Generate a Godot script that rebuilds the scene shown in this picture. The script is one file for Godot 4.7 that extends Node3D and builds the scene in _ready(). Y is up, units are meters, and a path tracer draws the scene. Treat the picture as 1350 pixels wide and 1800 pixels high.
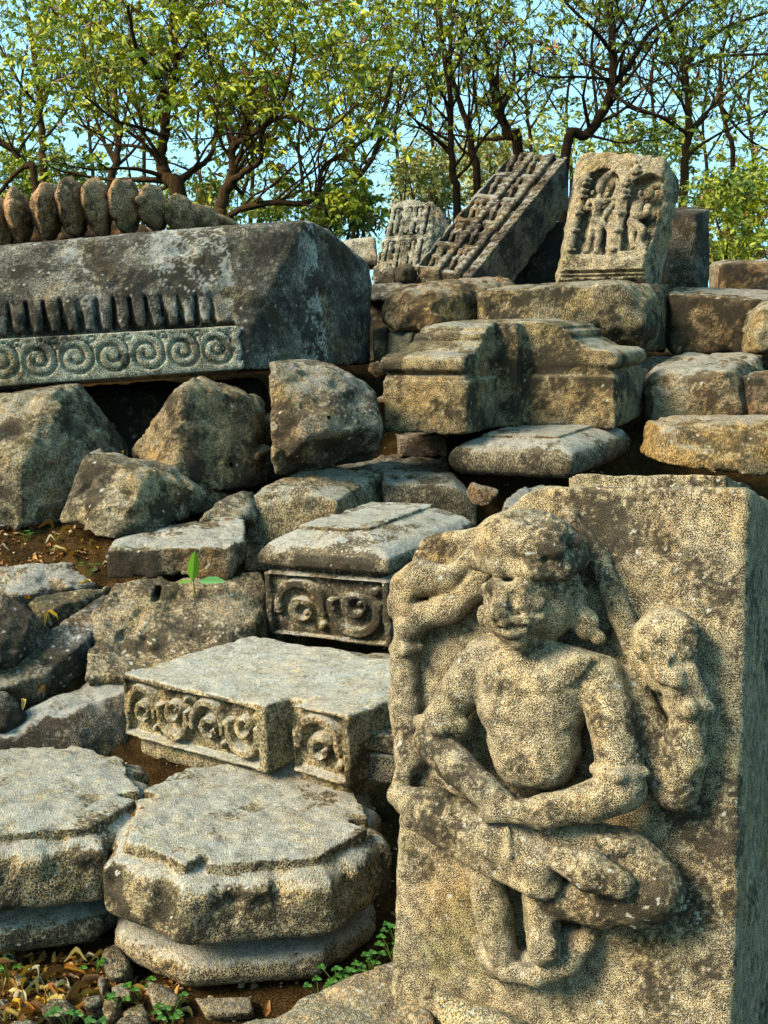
extends Node3D
# A mound of carved temple stones under thin trees. Every stone is a signed distance field that is
# meshed into one named object; the trees are tubes with leaf sprays.

const FOCAL := 1930.0
const PITCH := -10.0
var eye := Vector3(0, 1.5, 0)
var look := Basis(Vector3.RIGHT, deg_to_rad(PITCH))
var rng := RandomNumberGenerator.new()
var n_low := FastNoiseLite.new()
var n_mid := FastNoiseLite.new()
var n_fine := FastNoiseLite.new()
var n_spot := FastNoiseLite.new()
var jobs: Array = []
var tex := {}
var lut: ImageTexture
var taken := {}

# ------------------------------------------------------------------ places
func at(px: float, py: float, d: float) -> Vector3:
	return eye + look * Vector3((px - 675.0) / FOCAL * d, -(py - 900.0) / FOCAL * d, -d)

class Frame:
	var o: Vector3
	var b: Basis
	var eye: Vector3
	var look: Basis
	func loc(px: float, py: float, h: float) -> Vector3:   # the point at height h over the frame's face, in the frame's own axes
		var dir := look * Vector3((px - 675.0) / 1930.0, -(py - 900.0) / 1930.0, -1.0)
		var t := (o + b.z * h - eye).dot(b.z) / dir.dot(b.z)
		return b.transposed() * (eye + dir * t - o)
	func world(p: Vector3) -> Vector3:
		return o + b * p

func frame_of(o: Vector3, b: Basis) -> Frame:
	var f := Frame.new()
	f.o = o
	f.b = b
	f.eye = eye
	f.look = look
	return f

func frame_points(bl: Vector3, br: Vector3, tl: Vector3) -> Frame:
	var x := (br - bl).normalized()
	var z := x.cross(tl - bl).normalized()
	return frame_of(bl, Basis(x, z.cross(x), z))

func pts(list: Array, ext := Vector3.ZERO, more := 0.0) -> Array:
	var out := []
	for q in list:
		var w := at(q[0], q[1], q[2] + more)
		out.append(w)
		if ext != Vector3.ZERO:
			out.append(w + ext)
	return out

# ------------------------------------------------------------------ distance fields
func hull_planes(points: Array) -> Array[Plane]:   # the planes of the convex hull of a few points
	var planes: Array[Plane] = []
	var n := points.size()
	for i in n:
		for j in range(i + 1, n):
			for k in range(j + 1, n):
				var c: Vector3 = (points[j] - points[i]).cross(points[k] - points[i])
				if c.length_squared() < 1e-9:
					continue
				for s: float in [1.0, -1.0]:
					var pl := Plane(c.normalized() * s, points[i])
					var fine := true
					for q: Vector3 in points:
						if pl.distance_to(q) > 1e-4:
							fine = false
							break
					if fine:
						for old in planes:
							if old.normal.dot(pl.normal) > 0.9995 and absf(old.d - pl.d) < 0.004:
								fine = false
								break
						if fine:
							planes.append(pl)
	return planes

static func smax(a: float, b: float, k: float) -> float:
	var h := maxf(k - absf(a - b), 0.0)
	return maxf(a, b) + h * h / (4.0 * k)

static func smin(a: float, b: float, k: float) -> float:
	var h := maxf(k - absf(a - b), 0.0)
	return minf(a, b) - h * h / (4.0 * k)

class Relief:   # many tapered capsules and ellipsoids, looked up through a grid over x and y
	var a := PackedVector3Array()
	var ba := PackedVector3Array()
	var inv := PackedFloat32Array()
	var ra := PackedFloat32Array()
	var rb := PackedFloat32Array()
	var grid := {}
	var g := 0.04
	var k := 0.012
	func add(p: Vector3, q: Vector3, r0: float, r1: float) -> void:
		a.append(p)
		ba.append(q - p)
		var l := (q - p).length_squared()
		inv.append(1.0 / l if l > 1e-10 else 0.0)
		ra.append(r0)
		rb.append(r1 - r0)
		note(a.size() - 1, p.min(q), p.max(q), maxf(r0, r1))
	func ball(c: Vector3, r: Vector3) -> void:
		a.append(c)
		ba.append(r)
		inv.append(-1.0)
		ra.append(minf(r.x, minf(r.y, r.z)))
		rb.append(0.0)
		note(a.size() - 1, c - r, c + r, 0.0)
	func note(n: int, lo: Vector3, hi: Vector3, r: float) -> void:
		var m := r + 0.03
		for i in range(floori((lo.x - m) / g), floori((hi.x + m) / g) + 1):
			for j in range(floori((lo.y - m) / g), floori((hi.y + m) / g) + 1):
				var key := i * 4096 + j
				if not grid.has(key):
					grid[key] = PackedInt32Array()
				grid[key].append(n)
	func dist(p: Vector3) -> float:
		var list = grid.get(floori(p.x / g) * 4096 + floori(p.y / g))
		if list == null:
			return 0.06
		var d := 0.06
		for n: int in list:
			var e := 0.0
			var q := p - a[n]
			if inv[n] < 0.0:
				var r := ba[n]
				var l := (q / r).length()
				e = (l - 1.0) * ra[n]
			else:
				var t := clampf(q.dot(ba[n]) * inv[n], 0.0, 1.0)
				e = (q - ba[n] * t).length() - ra[n] - rb[n] * t
			var h := k - absf(d - e)
			if h > 0.0:
				d = minf(d, e) - h * h / (4.0 * k)
			elif e < d:
				d = e
		return d

func chain(rel: Relief, fr: Frame, list: Array) -> void:   # [px, py, height over the face, radius] ...
	for i in range(list.size() - 1):
		var u: Array = list[i]
		var v: Array = list[i + 1]
		rel.add(fr.loc(u[0], u[1], u[2]), fr.loc(v[0], v[1], v[2]), u[3], v[3])

func blob(rel: Relief, fr: Frame, px: float, py: float, h: float, r: Vector3) -> void:
	rel.ball(fr.loc(px, py, h), r)

func rough_hull(sets: Array, r: float, lump: float, chip: float, off: Vector3, carve: Variant = null) -> Callable:
	# the field of one or more convex hulls with rounded, chipped edges and a lumpy, rough skin
	var has_carve := carve != null
	return func(p: Vector3) -> float:
		var best := 1e9
		var edge := 1.0
		for planes: Array[Plane] in sets:
			var a := -1e9
			var b := -1e9
			for pl in planes:
				var t := pl.distance_to(p)
				if t > a:
					b = a
					a = t
				elif t > b:
					b = t
			var e := a - b
			if e < r:
				a += (r - e) * (r - e) / (4.0 * r)
			if a < best:
				best = a
				edge = e
		if has_carve:
			best = carve.call(p, best)
		if absf(best) > 0.14:
			return best
		var q := p + off
		best += lump * (0.5 * n_low.get_noise_3dv(q) + 0.3 * n_mid.get_noise_3dv(q)) + 0.0022 * n_fine.get_noise_3dv(q * 1.3)
		if edge < 0.09:
			best += chip * maxf(0.0, n_mid.get_noise_3dv(q * 0.6) + 0.05) * (1.0 - edge / 0.09)
		return best

# ------------------------------------------------------------------ meshing (surface nets)
func polygonise(f: Callable, lo: Vector3, hi: Vector3, c: float, slack: float) -> Array:
	var bx := ceili((hi.x - lo.x) / (c * 4.0))
	var by := ceili((hi.y - lo.y) / (c * 4.0))
	var bz := ceili((hi.z - lo.z) / (c * 4.0))
	var nx := bx * 4
	var ny := by * 4
	var nz := bz * 4
	var sx := nx + 1
	var sxy := sx * (ny + 1)
	var val := PackedFloat32Array()
	val.resize(sxy * (nz + 1))
	val.fill(1e9)
	var active := PackedInt32Array()
	var reach := c * 2.0 * 1.7321 * slack
	for k in bz:
		for j in by:
			for i in bx:
				if absf(f.call(lo + Vector3(i * 4 + 2, j * 4 + 2, k * 4 + 2) * c)) > reach:
					continue
				active.append(i * 4)
				active.append(j * 4)
				active.append(k * 4)
				for w in 5:
					for v in 5:
						var base := i * 4 + sx * (j * 4 + v) + sxy * (k * 4 + w)
						var z := lo.z + (k * 4 + w) * c
						var y := lo.y + (j * 4 + v) * c
						for u in 5:
							if val[base + u] > 1e8:
								val[base + u] = f.call(Vector3(lo.x + (i * 4 + u) * c, y, z))
	var vi := PackedInt32Array()
	vi.resize(nx * ny * nz)
	vi.fill(-1)
	var verts := PackedVector3Array()
	var cells := PackedInt32Array()
	for n in range(0, active.size(), 3):
		for w in 4:
			for v in 4:
				for u in 4:
					var i := active[n] + u
					var j := active[n + 1] + v
					var k := active[n + 2] + w
					var o := i + sx * j + sxy * k
					var a := val[o]
					var b := val[o + 1]
					var d := val[o + sx]
					var e := val[o + sx + 1]
					var s := val[o + sxy]
					var t := val[o + sxy + 1]
					var g := val[o + sxy + sx]
					var h := val[o + sxy + sx + 1]
					var m := int(a < 0.0) + int(b < 0.0) + int(d < 0.0) + int(e < 0.0) + int(s < 0.0) + int(t < 0.0) + int(g < 0.0) + int(h < 0.0)
					if m == 0 or m == 8:
						continue
					var p := Vector3.ZERO
					var cnt := 0
					if (a < 0.0) != (b < 0.0):
						p += Vector3(a / (a - b), 0, 0); cnt += 1
					if (d < 0.0) != (e < 0.0):
						p += Vector3(d / (d - e), 1, 0); cnt += 1
					if (s < 0.0) != (t < 0.0):
						p += Vector3(s / (s - t), 0, 1); cnt += 1
					if (g < 0.0) != (h < 0.0):
						p += Vector3(g / (g - h), 1, 1); cnt += 1
					if (a < 0.0) != (d < 0.0):
						p += Vector3(0, a / (a - d), 0); cnt += 1
					if (b < 0.0) != (e < 0.0):
						p += Vector3(1, b / (b - e), 0); cnt += 1
					if (s < 0.0) != (g < 0.0):
						p += Vector3(0, s / (s - g), 1); cnt += 1
					if (t < 0.0) != (h < 0.0):
						p += Vector3(1, t / (t - h), 1); cnt += 1
					if (a < 0.0) != (s < 0.0):
						p += Vector3(0, 0, a / (a - s)); cnt += 1
					if (b < 0.0) != (t < 0.0):
						p += Vector3(1, 0, b / (b - t)); cnt += 1
					if (d < 0.0) != (g < 0.0):
						p += Vector3(0, 1, d / (d - g)); cnt += 1
					if (e < 0.0) != (h < 0.0):
						p += Vector3(1, 1, e / (e - h)); cnt += 1
					vi[i + nx * (j + ny * k)] = verts.size()
					verts.append(lo + (Vector3(i, j, k) + p / cnt) * c)
					cells.append(i)
					cells.append(j)
					cells.append(k)
	var normals := PackedVector3Array()
	normals.resize(verts.size())
	var index := PackedInt32Array()
	var nxy := nx * ny
	for n in verts.size():
		var i := cells[n * 3]
		var j := cells[n * 3 + 1]
		var k := cells[n * 3 + 2]
		var o := i + sx * j + sxy * k
		var a := val[o] < 0.0
		var me := i + nx * (j + ny * k)
		for axis in 3:
			var q0 := -1
			var q1 := -1
			var q3 := -1
			if axis == 0:
				if j == 0 or k == 0 or a == (val[o + 1] < 0.0):
					continue
				q0 = vi[me - nx - nxy]; q1 = vi[me - nxy]; q3 = vi[me - nx]
			elif axis == 1:
				if i == 0 or k == 0 or a == (val[o + sx] < 0.0):
					continue
				q0 = vi[me - 1 - nxy]; q1 = vi[me - 1]; q3 = vi[me - nxy]
			else:
				if i == 0 or j == 0 or a == (val[o + sxy] < 0.0):
					continue
				q0 = vi[me - 1 - nx]; q1 = vi[me - nx]; q3 = vi[me - 1]
			if q0 < 0 or q1 < 0 or q3 < 0:
				continue
			if not a:
				var sw := q1
				q1 = q3
				q3 = sw
			var no := (verts[n] - verts[q0]).cross(verts[q3] - verts[q1])
			normals[q0] += no
			normals[q1] += no
			normals[n] += no
			normals[q3] += no
			index.append_array([q0, n, q1, q0, q3, n])
	for n in normals.size():
		normals[n] = normals[n].normalized()
	return [verts, normals, index]

# ------------------------------------------------------------------ stone looks
class Look:
	var a: Color      # two stone tones (real-world linear values), mixed by slow noise
	var b: Color
	var dark := 0.3   # how much black lichen
	var pale := 0.3   # how much pale lichen
	var top := 0.5    # how far upward faces turn paler grey
	var kind := "granite"
	var relief := 0.5
	var scale := 1.5

func skin(a: Color, b: Color, dark: float, pale: float, top: float, kind := "granite", relief := 0.5) -> Look:
	var l := Look.new()
	l.a = a
	l.b = b
	l.dark = dark
	l.pale = pale
	l.top = top
	l.kind = kind
	l.relief = relief
	return l

func paint(verts: PackedVector3Array, normals: PackedVector3Array, l: Look, off: Vector3, up: Vector3, colors: PackedColorArray, uv2: PackedVector2Array) -> void:
	for i in verts.size():
		var q := verts[i] + off
		var n := n_low.get_noise_3dv(q * 1.3)
		var m := n_mid.get_noise_3dv(q * 0.8)
		var c := l.a.lerp(l.b, clampf(0.5 + n * 1.1 + m * 0.35, 0.0, 1.0))
		c = c.lerp(Color(0.48, 0.31, 0.11), 0.6 * clampf(1.6 * n_low.get_noise_3dv(q * 0.9 + Vector3(20, 4, 13)) + 0.6 * m - 0.15, 0.0, 1.0))
		c = c.lerp(Color(0.21, 0.21, 0.075), 0.55 * clampf(1.7 * n_low.get_noise_3dv(q * 1.2 + Vector3(2, 14, 31)) + 0.5 * m - 0.25, 0.0, 1.0))
		c *= 1.0 + 0.25 * n_fine.get_noise_3dv(q)
		colors[i] = c
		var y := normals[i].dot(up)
		# palette of what grows and settles on the stone: 0 black crust ... 0.5 grey ... 1 pale lichen
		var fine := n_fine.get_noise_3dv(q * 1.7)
		var paled := smoothstep(0.45, 0.9, y) * l.top * clampf(0.9 + 0.8 * m + 0.4 * fine, 0.0, 1.0)
		var share := paled * (0.6 + 0.35 * fine)
		var tone := 0.61 + 0.1 * n
		var crust := smoothstep(0.70 - l.dark * 1.25, 1.02 - l.dark * 1.25, 0.5 + 0.75 * n_low.get_noise_3dv(q * 1.1 + Vector3(7, 3, 1)) + 0.35 * m + 0.45 * fine) * (1.0 - 0.75 * paled)
		if crust * 0.85 > share:
			share = crust * 0.85
			tone = 0.08 + 0.1 * (1.0 - crust)
		var zone := clampf(0.5 + 1.2 * n_low.get_noise_3dv(q * 1.2 - Vector3(3, 9, 4)), 0.0, 1.0)
		var spots := smoothstep(1.02 - 0.42 * l.pale * zone, 1.14 - 0.42 * l.pale * zone, 0.5 + 0.45 * n_spot.get_noise_3dv(q) + 0.45 * n_fine.get_noise_3dv(q * 1.4 + Vector3(9, 1, 5)))
		if spots > 0.05:
			share = maxf(share * (1.0 - spots), spots * 0.62)
			tone = lerpf(tone, 0.86, smoothstep(0.05, 0.3, spots))
		uv2[i] = Vector2(clampf(share, 0.02, 0.98), clampf(tone, 0.02, 0.98))

func noise_bytes(size: int, frequency: float, s: int, octaves := 2, stretch := 1.0) -> PackedByteArray:
	var n := FastNoiseLite.new()
	n.noise_type = FastNoiseLite.TYPE_SIMPLEX_SMOOTH
	n.seed = s
	n.frequency = frequency
	n.fractal_octaves = octaves
	n.fractal_type = FastNoiseLite.FRACTAL_FBM if octaves > 1 else FastNoiseLite.FRACTAL_NONE
	var im: Image
	if stretch != 1.0:
		im = n.get_seamless_image(size, int(size / stretch))
		im.resize(size, size, Image.INTERPOLATE_CUBIC)
	else:
		im = n.get_seamless_image(size, size)
	im.convert(Image.FORMAT_L8)
	return im.get_data()

func make_texture(kind: String) -> void:   # what the stone is made of: grains, flecks and pits
	var size := 1024
	var how: Array = {"granite": [0.095, 0.485, 0.10, 3], "rough": [0.055, 0.50, 0.12, 13], "smooth": [0.12, 0.60, 0.14, 23], "speckle": [0.135, 0.485, 0.09, 43], "chisel": [0.08, 0.53, 0.12, 33]}[kind]
	var grain := noise_bytes(size, how[0], how[3], 2, 2.2 if kind == "chisel" else 1.0)
	var fine := noise_bytes(size, 0.22, how[3] + 1, 1)
	var slow := noise_bytes(size, 0.012, how[3] + 2, 2)
	var fleck := noise_bytes(size, 0.09 if kind == "speckle" else 0.05, how[3] + 3, 2)
	var bright := noise_bytes(size, 0.085, how[3] + 4, 1)
	var rows := noise_bytes(size, 0.05, how[3] + 5, 1, 0.2) if kind == "chisel" else PackedByteArray()
	var out := PackedByteArray()
	out.resize(size * size * 3)
	var high := PackedByteArray()
	high.resize(size * size)
	var th: float = how[1] * 255.0
	var soft: float = how[2] * 255.0
	var chisel := kind == "chisel"
	for i in size * size:
		var g := grain[i] * 0.6 + fine[i] * 0.4 + (slow[i] - 128) * 0.16
		var pit := clampf((th - g) / soft + 0.5, 0.0, 1.0)
		var o := clampf((fleck[i] - 150) / 40.0, 0.0, 1.0)
		var w := clampf((bright[i] - 172) / 24.0, 0.0, 1.0)
		var v := 0.82 + (fine[i] - 128) * 0.0016 + (slow[i] - 128) * 0.0012
		var r := v * (1.0 + 0.10 * o)
		var gr := v * (0.97 - 0.06 * o)
		var b := v * (0.90 - 0.28 * o)
		var keep: float = 1.0 - {"speckle": 0.68, "granite": 0.68, "rough": 0.42, "smooth": 0.5, "chisel": 0.5}[kind] * pit
		r *= keep
		gr *= keep
		b *= keep * (1.0 - 0.05 * pit)
		r += (1.0 - r) * w * 0.65
		gr += (1.0 - gr) * w * 0.68
		b += (1.0 - b) * w * 0.72
		out[i * 3] = int(clampf(r, 0.0, 1.0) * 255.0)
		out[i * 3 + 1] = int(clampf(gr, 0.0, 1.0) * 255.0)
		out[i * 3 + 2] = int(clampf(b, 0.0, 1.0) * 255.0)
		var hgt := 150.0 + (g - 128.0) * 0.55 - pit * 40.0 + (fine[i] - 128) * 0.3 + (slow[i] - 128) * (0.8 if kind == "rough" else 0.2)
		if chisel:
			hgt += (rows[i] - 128) * 0.5
		high[i] = int(clampf(hgt, 0.0, 255.0))
	tex[kind] = [Image.create_from_data(size, size, false, Image.FORMAT_RGB8, out), Image.create_from_data(size, size, false, Image.FORMAT_L8, high)]

func make_lut() -> void:
	var im := Image.create(64, 64, false, Image.FORMAT_RGBA8)
	var stops := [[0.0, Color(0.012, 0.011, 0.009)], [0.2, Color(0.035, 0.028, 0.018)], [0.4, Color(0.16, 0.135, 0.095)], [0.55, Color(0.34, 0.335, 0.295)], [0.7, Color(0.44, 0.45, 0.40)], [0.86, Color(0.50, 0.52, 0.43)], [1.0, Color(0.62, 0.64, 0.56)]]
	for y in 64:
		var t := (y + 0.5) / 64.0
		var c := Color.BLACK
		for s in range(stops.size() - 1):
			if t >= stops[s][0]:
				c = stops[s][1].lerp(stops[s + 1][1], clampf((t - stops[s][0]) / (stops[s + 1][0] - stops[s][0]), 0.0, 1.0))
		c = c.linear_to_srgb()
		for x in 64:
			im.set_pixel(x, y, Color(c.r, c.g, c.b, x / 63.0))
	lut = ImageTexture.create_from_image(im)

func stone_material(l: Look, scale: float) -> StandardMaterial3D:
	var m := StandardMaterial3D.new()
	m.resource_name = "weathered_" + l.kind
	m.vertex_color_use_as_albedo = true
	m.albedo_texture = tex[l.kind][0]
	m.roughness = 0.93
	m.metallic_specular = 0.25
	m.uv1_triplanar = true
	m.uv1_triplanar_sharpness = 5.0
	m.uv1_scale = Vector3.ONE * scale
	m.uv1_offset = Vector3(rng.randf(), rng.randf(), rng.randf())
	m.heightmap_enabled = true
	m.heightmap_texture = tex[l.kind][1]
	m.heightmap_scale = l.relief
	m.detail_enabled = true
	m.detail_albedo = lut
	m.detail_blend_mode = BaseMaterial3D.BLEND_MODE_MIX
	m.detail_uv_layer = BaseMaterial3D.DETAIL_UV_2
	return m

# ------------------------------------------------------------------ nodes
func numbered(called: String) -> String:
	var n: int = taken.get(called, 0)
	taken[called] = n + 1
	return called if n == 0 else "%s_%03d" % [called, n]

func tag(o: Node, label: String, category := "", group := "", kind := "") -> void:
	if label: o.set_meta("label", label)
	if category: o.set_meta("category", category)
	if group: o.set_meta("group", group)
	if kind: o.set_meta("kind", kind)

func put(o: Node3D, called: String, parent: Node = null) -> void:
	if parent:
		o.name = called
		parent.add_child(o, true)
	else:
		o.name = numbered(called)
		add_child(o, true)

# a stone: what it is called, how it looks, its field in its own axes, and where those axes stand
func stone(called: String, label: String, category: String, look_: Look, f: Callable, lo: Vector3, hi: Vector3, cell: float, where: Transform3D, group := "", parent: Node3D = null, off := Vector3.ZERO, slack := 1.3) -> MeshInstance3D:
	var o := MeshInstance3D.new()
	o.transform = where
	put(o, called, parent)
	if parent == null:
		tag(o, label, category, group)
	elif label:
		tag(o, label)
	jobs.append({"node": o, "look": look_, "f": f, "lo": lo - Vector3.ONE * cell * 2.0, "hi": hi + Vector3.ONE * cell * 2.0, "cell": cell, "slack": slack, "off": off, "up": (where.basis.transposed() * Vector3.UP)})
	return o

func fresh() -> Vector3:
	return Vector3(rng.randf(), rng.randf(), rng.randf()) * 40.0

# a rock or block given by the corners one sees of it (world points), as one or more convex hulls
func block(called: String, label: String, category: String, look_: Look, sets: Array, cell: float, r := 0.02, lump := 0.012, chip := 0.03, carve: Variant = null, group := "") -> MeshInstance3D:
	var lo := Vector3.ONE * 1e9
	var hi := -lo
	for s in sets:
		for p: Vector3 in s:
			lo = lo.min(p)
			hi = hi.max(p)
	var mid := (lo + hi) / 2.0
	mid.y = lo.y
	var hulls := []
	for s in sets:
		var own := []
		for p: Vector3 in s:
			own.append(p - mid)
		var planes := hull_planes(own)
		if sets.size() == 1 and (category == "rock" or category == "stone"):
			# old breaks: a few corners and edges struck off flat
			for i in 9:
				var n := Vector3(rng.randf_range(-1, 1), rng.randf_range(-0.6, 1), rng.randf_range(-0.4, 1)).normalized()
				var reach := -1e9
				for p: Vector3 in own:
					reach = maxf(reach, n.dot(p))
				planes.append(Plane(n, reach - (hi - lo).length() * rng.randf_range(0.012, 0.04)))
		hulls.append(planes)
	var off := fresh()
	return stone(called, label, category, look_, rough_hull(hulls, r * 0.4, lump, chip * 1.2, off, carve), lo - mid - Vector3.ONE * lump, hi - mid + Vector3.ONE * lump, cell, Transform3D(Basis(), mid), group, null, off)

func run_jobs() -> void:
	var kinds := ["granite", "rough", "smooth", "chisel", "speckle"]
	for k in kinds:
		tex[k] = null
	var order := range(jobs.size())
	order.sort_custom(func(i, j): return weight(jobs[i]) > weight(jobs[j]))
	var work := func(t: int) -> void:
		if t < kinds.size():
			make_texture(kinds[t])
			return
		var j: Dictionary = jobs[order[t - kinds.size()]]
		var m := polygonise(j.f, j.lo, j.hi, j.cell, j.slack)
		var colors := PackedColorArray()
		var uv2 := PackedVector2Array()
		colors.resize(m[0].size())
		uv2.resize(m[0].size())
		paint(m[0], m[1], j.look, j.off, j.up, colors, uv2)
		if j.has("stain_light"):
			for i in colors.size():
				var s: Vector2 = j.stain_light.call(m[0][i])
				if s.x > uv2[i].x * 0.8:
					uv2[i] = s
		j.made = [m[0], m[1], m[2], colors, uv2]
	var group := WorkerThreadPool.add_group_task(work, jobs.size() + kinds.size(), -1, true)
	WorkerThreadPool.wait_for_group_task_completion(group)
	for k in kinds:
		tex[k] = [ImageTexture.create_from_image(tex[k][0]), ImageTexture.create_from_image(tex[k][1])]
	for j in jobs:
		var a := []
		a.resize(Mesh.ARRAY_MAX)
		a[Mesh.ARRAY_VERTEX] = j.made[0]
		a[Mesh.ARRAY_NORMAL] = j.made[1]
		a[Mesh.ARRAY_INDEX] = j.made[2]
		a[Mesh.ARRAY_COLOR] = j.made[3]
		a[Mesh.ARRAY_TEX_UV2] = j.made[4]
		var me := ArrayMesh.new()
		me.add_surface_from_arrays(Mesh.PRIMITIVE_TRIANGLES, a)
		me.surface_set_material(0, stone_material(j.look, j.look.scale))
		j.node.mesh = me

func weight(j: Dictionary) -> float:
	var s: Vector3 = (j.hi - j.lo) / j.cell
	return s.x * s.y + s.y * s.z + s.x * s.z

# ------------------------------------------------------------------ looks used
var tan_a := Color(0.435, 0.375, 0.24)
var tan_b := Color(0.31, 0.285, 0.21)
var grey_a := Color(0.36, 0.33, 0.28)
var grey_b := Color(0.24, 0.21, 0.17)
var rust := Color(0.48, 0.25, 0.09)
var brown := Color(0.26, 0.17, 0.085)
var pale_a := Color(0.68, 0.68, 0.60)
var ochre := Color(0.54, 0.36, 0.13)

func _ready() -> void:
	rng.seed = 11
	# camera
	var cam := Camera3D.new()
	cam.name = "camera"
	cam.fov = rad_to_deg(2.0 * atan(900.0 / FOCAL))
	cam.near = 0.05
	cam.far = 1200.0
	cam.transform = Transform3D(look, eye)
	add_child(cam)
	cam.current = true
	# sky and sun
	var env := Environment.new()
	env.background_mode = Environment.BG_SKY
	var sm := ProceduralSkyMaterial.new()
	sm.sky_top_color = Color(0.54, 0.78, 0.92)
	sm.sky_horizon_color = Color(0.62, 0.86, 0.95)
	sm.sky_curve = 0.5
	sm.ground_bottom_color = Color(0.20, 0.19, 0.15)
	sm.ground_horizon_color = Color(0.45, 0.50, 0.45)
	sm.sky_energy_multiplier = 0.66
	env.sky = Sky.new()
	env.sky.sky_material = sm
	env.tonemap_mode = Environment.TONE_MAPPER_LINEAR
	env.tonemap_exposure = 4.5
	env.sdfgi_enabled = true
	env.ssao_enabled = true
	env.ssil_enabled = true
	var we := WorldEnvironment.new()
	we.name = "sky"
	we.environment = env
	add_child(we)
	var sun := DirectionalLight3D.new()
	sun.name = "sun"
	sun.light_energy = 0.75
	sun.light_color = Color(1.0, 0.955, 0.87)
	sun.light_angular_distance = 24.0
	sun.shadow_enabled = true
	add_child(sun)
	sun.look_at_from_position(Vector3(-0.72, 0.62, 0.32), Vector3.ZERO)
	# noise
	setup(n_low, 1, 3.2, 3)
	setup(n_mid, 2, 14.0, 3)
	setup(n_fine, 3, 42.0, 2)
	setup(n_spot, 4, 48.0, 2)
	make_lut()
	build_ground()
	build_left_rocks()
	build_lintel()
	build_middle()
	build_right_pile()
	build_top_carvings()
	build_drums()
	build_statue()
	build_bottom()
	run_jobs()
	finish_ground()
	build_trees()
	build_plants()
	build_litter()
	build_gravel()

func setup(n: FastNoiseLite, s: int, frequency: float, octaves: int) -> void:
	n.noise_type = FastNoiseLite.TYPE_SIMPLEX_SMOOTH
	n.seed = s
	n.frequency = frequency
	n.fractal_octaves = octaves
	n.fractal_type = FastNoiseLite.FRACTAL_FBM if octaves > 1 else FastNoiseLite.FRACTAL_NONE

# ------------------------------------------------------------------ the ground: a bank of soil under the stones, level land behind
var bank := [[0.0, 0.0], [2.3, 0.0], [2.75, 0.03], [3.1, 0.12], [3.5, 0.42], [3.9, 0.66], [4.3, 0.76], [4.8, 0.84], [5.4, 1.0], [6.2, 1.28], [7.0, 1.3], [9.0, 1.1], [14.0, 0.8], [40.0, 0.6], [400.0, 0.5], [2000.0, 0.5]]

func height(x: float, z: float) -> float:
	var d := maxf(0.0, -z)
	var y := 0.0
	for i in range(bank.size() - 1):
		if d <= bank[i + 1][0]:
			y = lerpf(bank[i][1], bank[i + 1][1], (d - bank[i][0]) / (bank[i + 1][0] - bank[i][0]))
			break
	y -= 0.4 * (1.0 - smoothstep(-0.3, 0.1, x)) * smoothstep(4.35, 4.7, d) * (1.0 - smoothstep(5.3, 6.0, d))
	y -= 0.27 * smoothstep(-0.75, -0.35, x) * smoothstep(2.9, 3.4, d) * (1.0 - smoothstep(4.6, 5.4, d))
	var bump := clampf((d - 2.2) / 1.0, 0.25, 1.0) * (1.0 if d < 60.0 else 0.0)
	return y + bump * 0.05 * n_low.get_noise_2d(x * 1.0, z * 1.0) + 0.015 * n_mid.get_noise_2d(x, z) * bump

var ground: MeshInstance3D
func build_ground() -> void:
	ground = MeshInstance3D.new()
	put(ground, "ground")
	tag(ground, "brown earth bank with dry litter under the piled stones", "ground", "", "structure")

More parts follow.
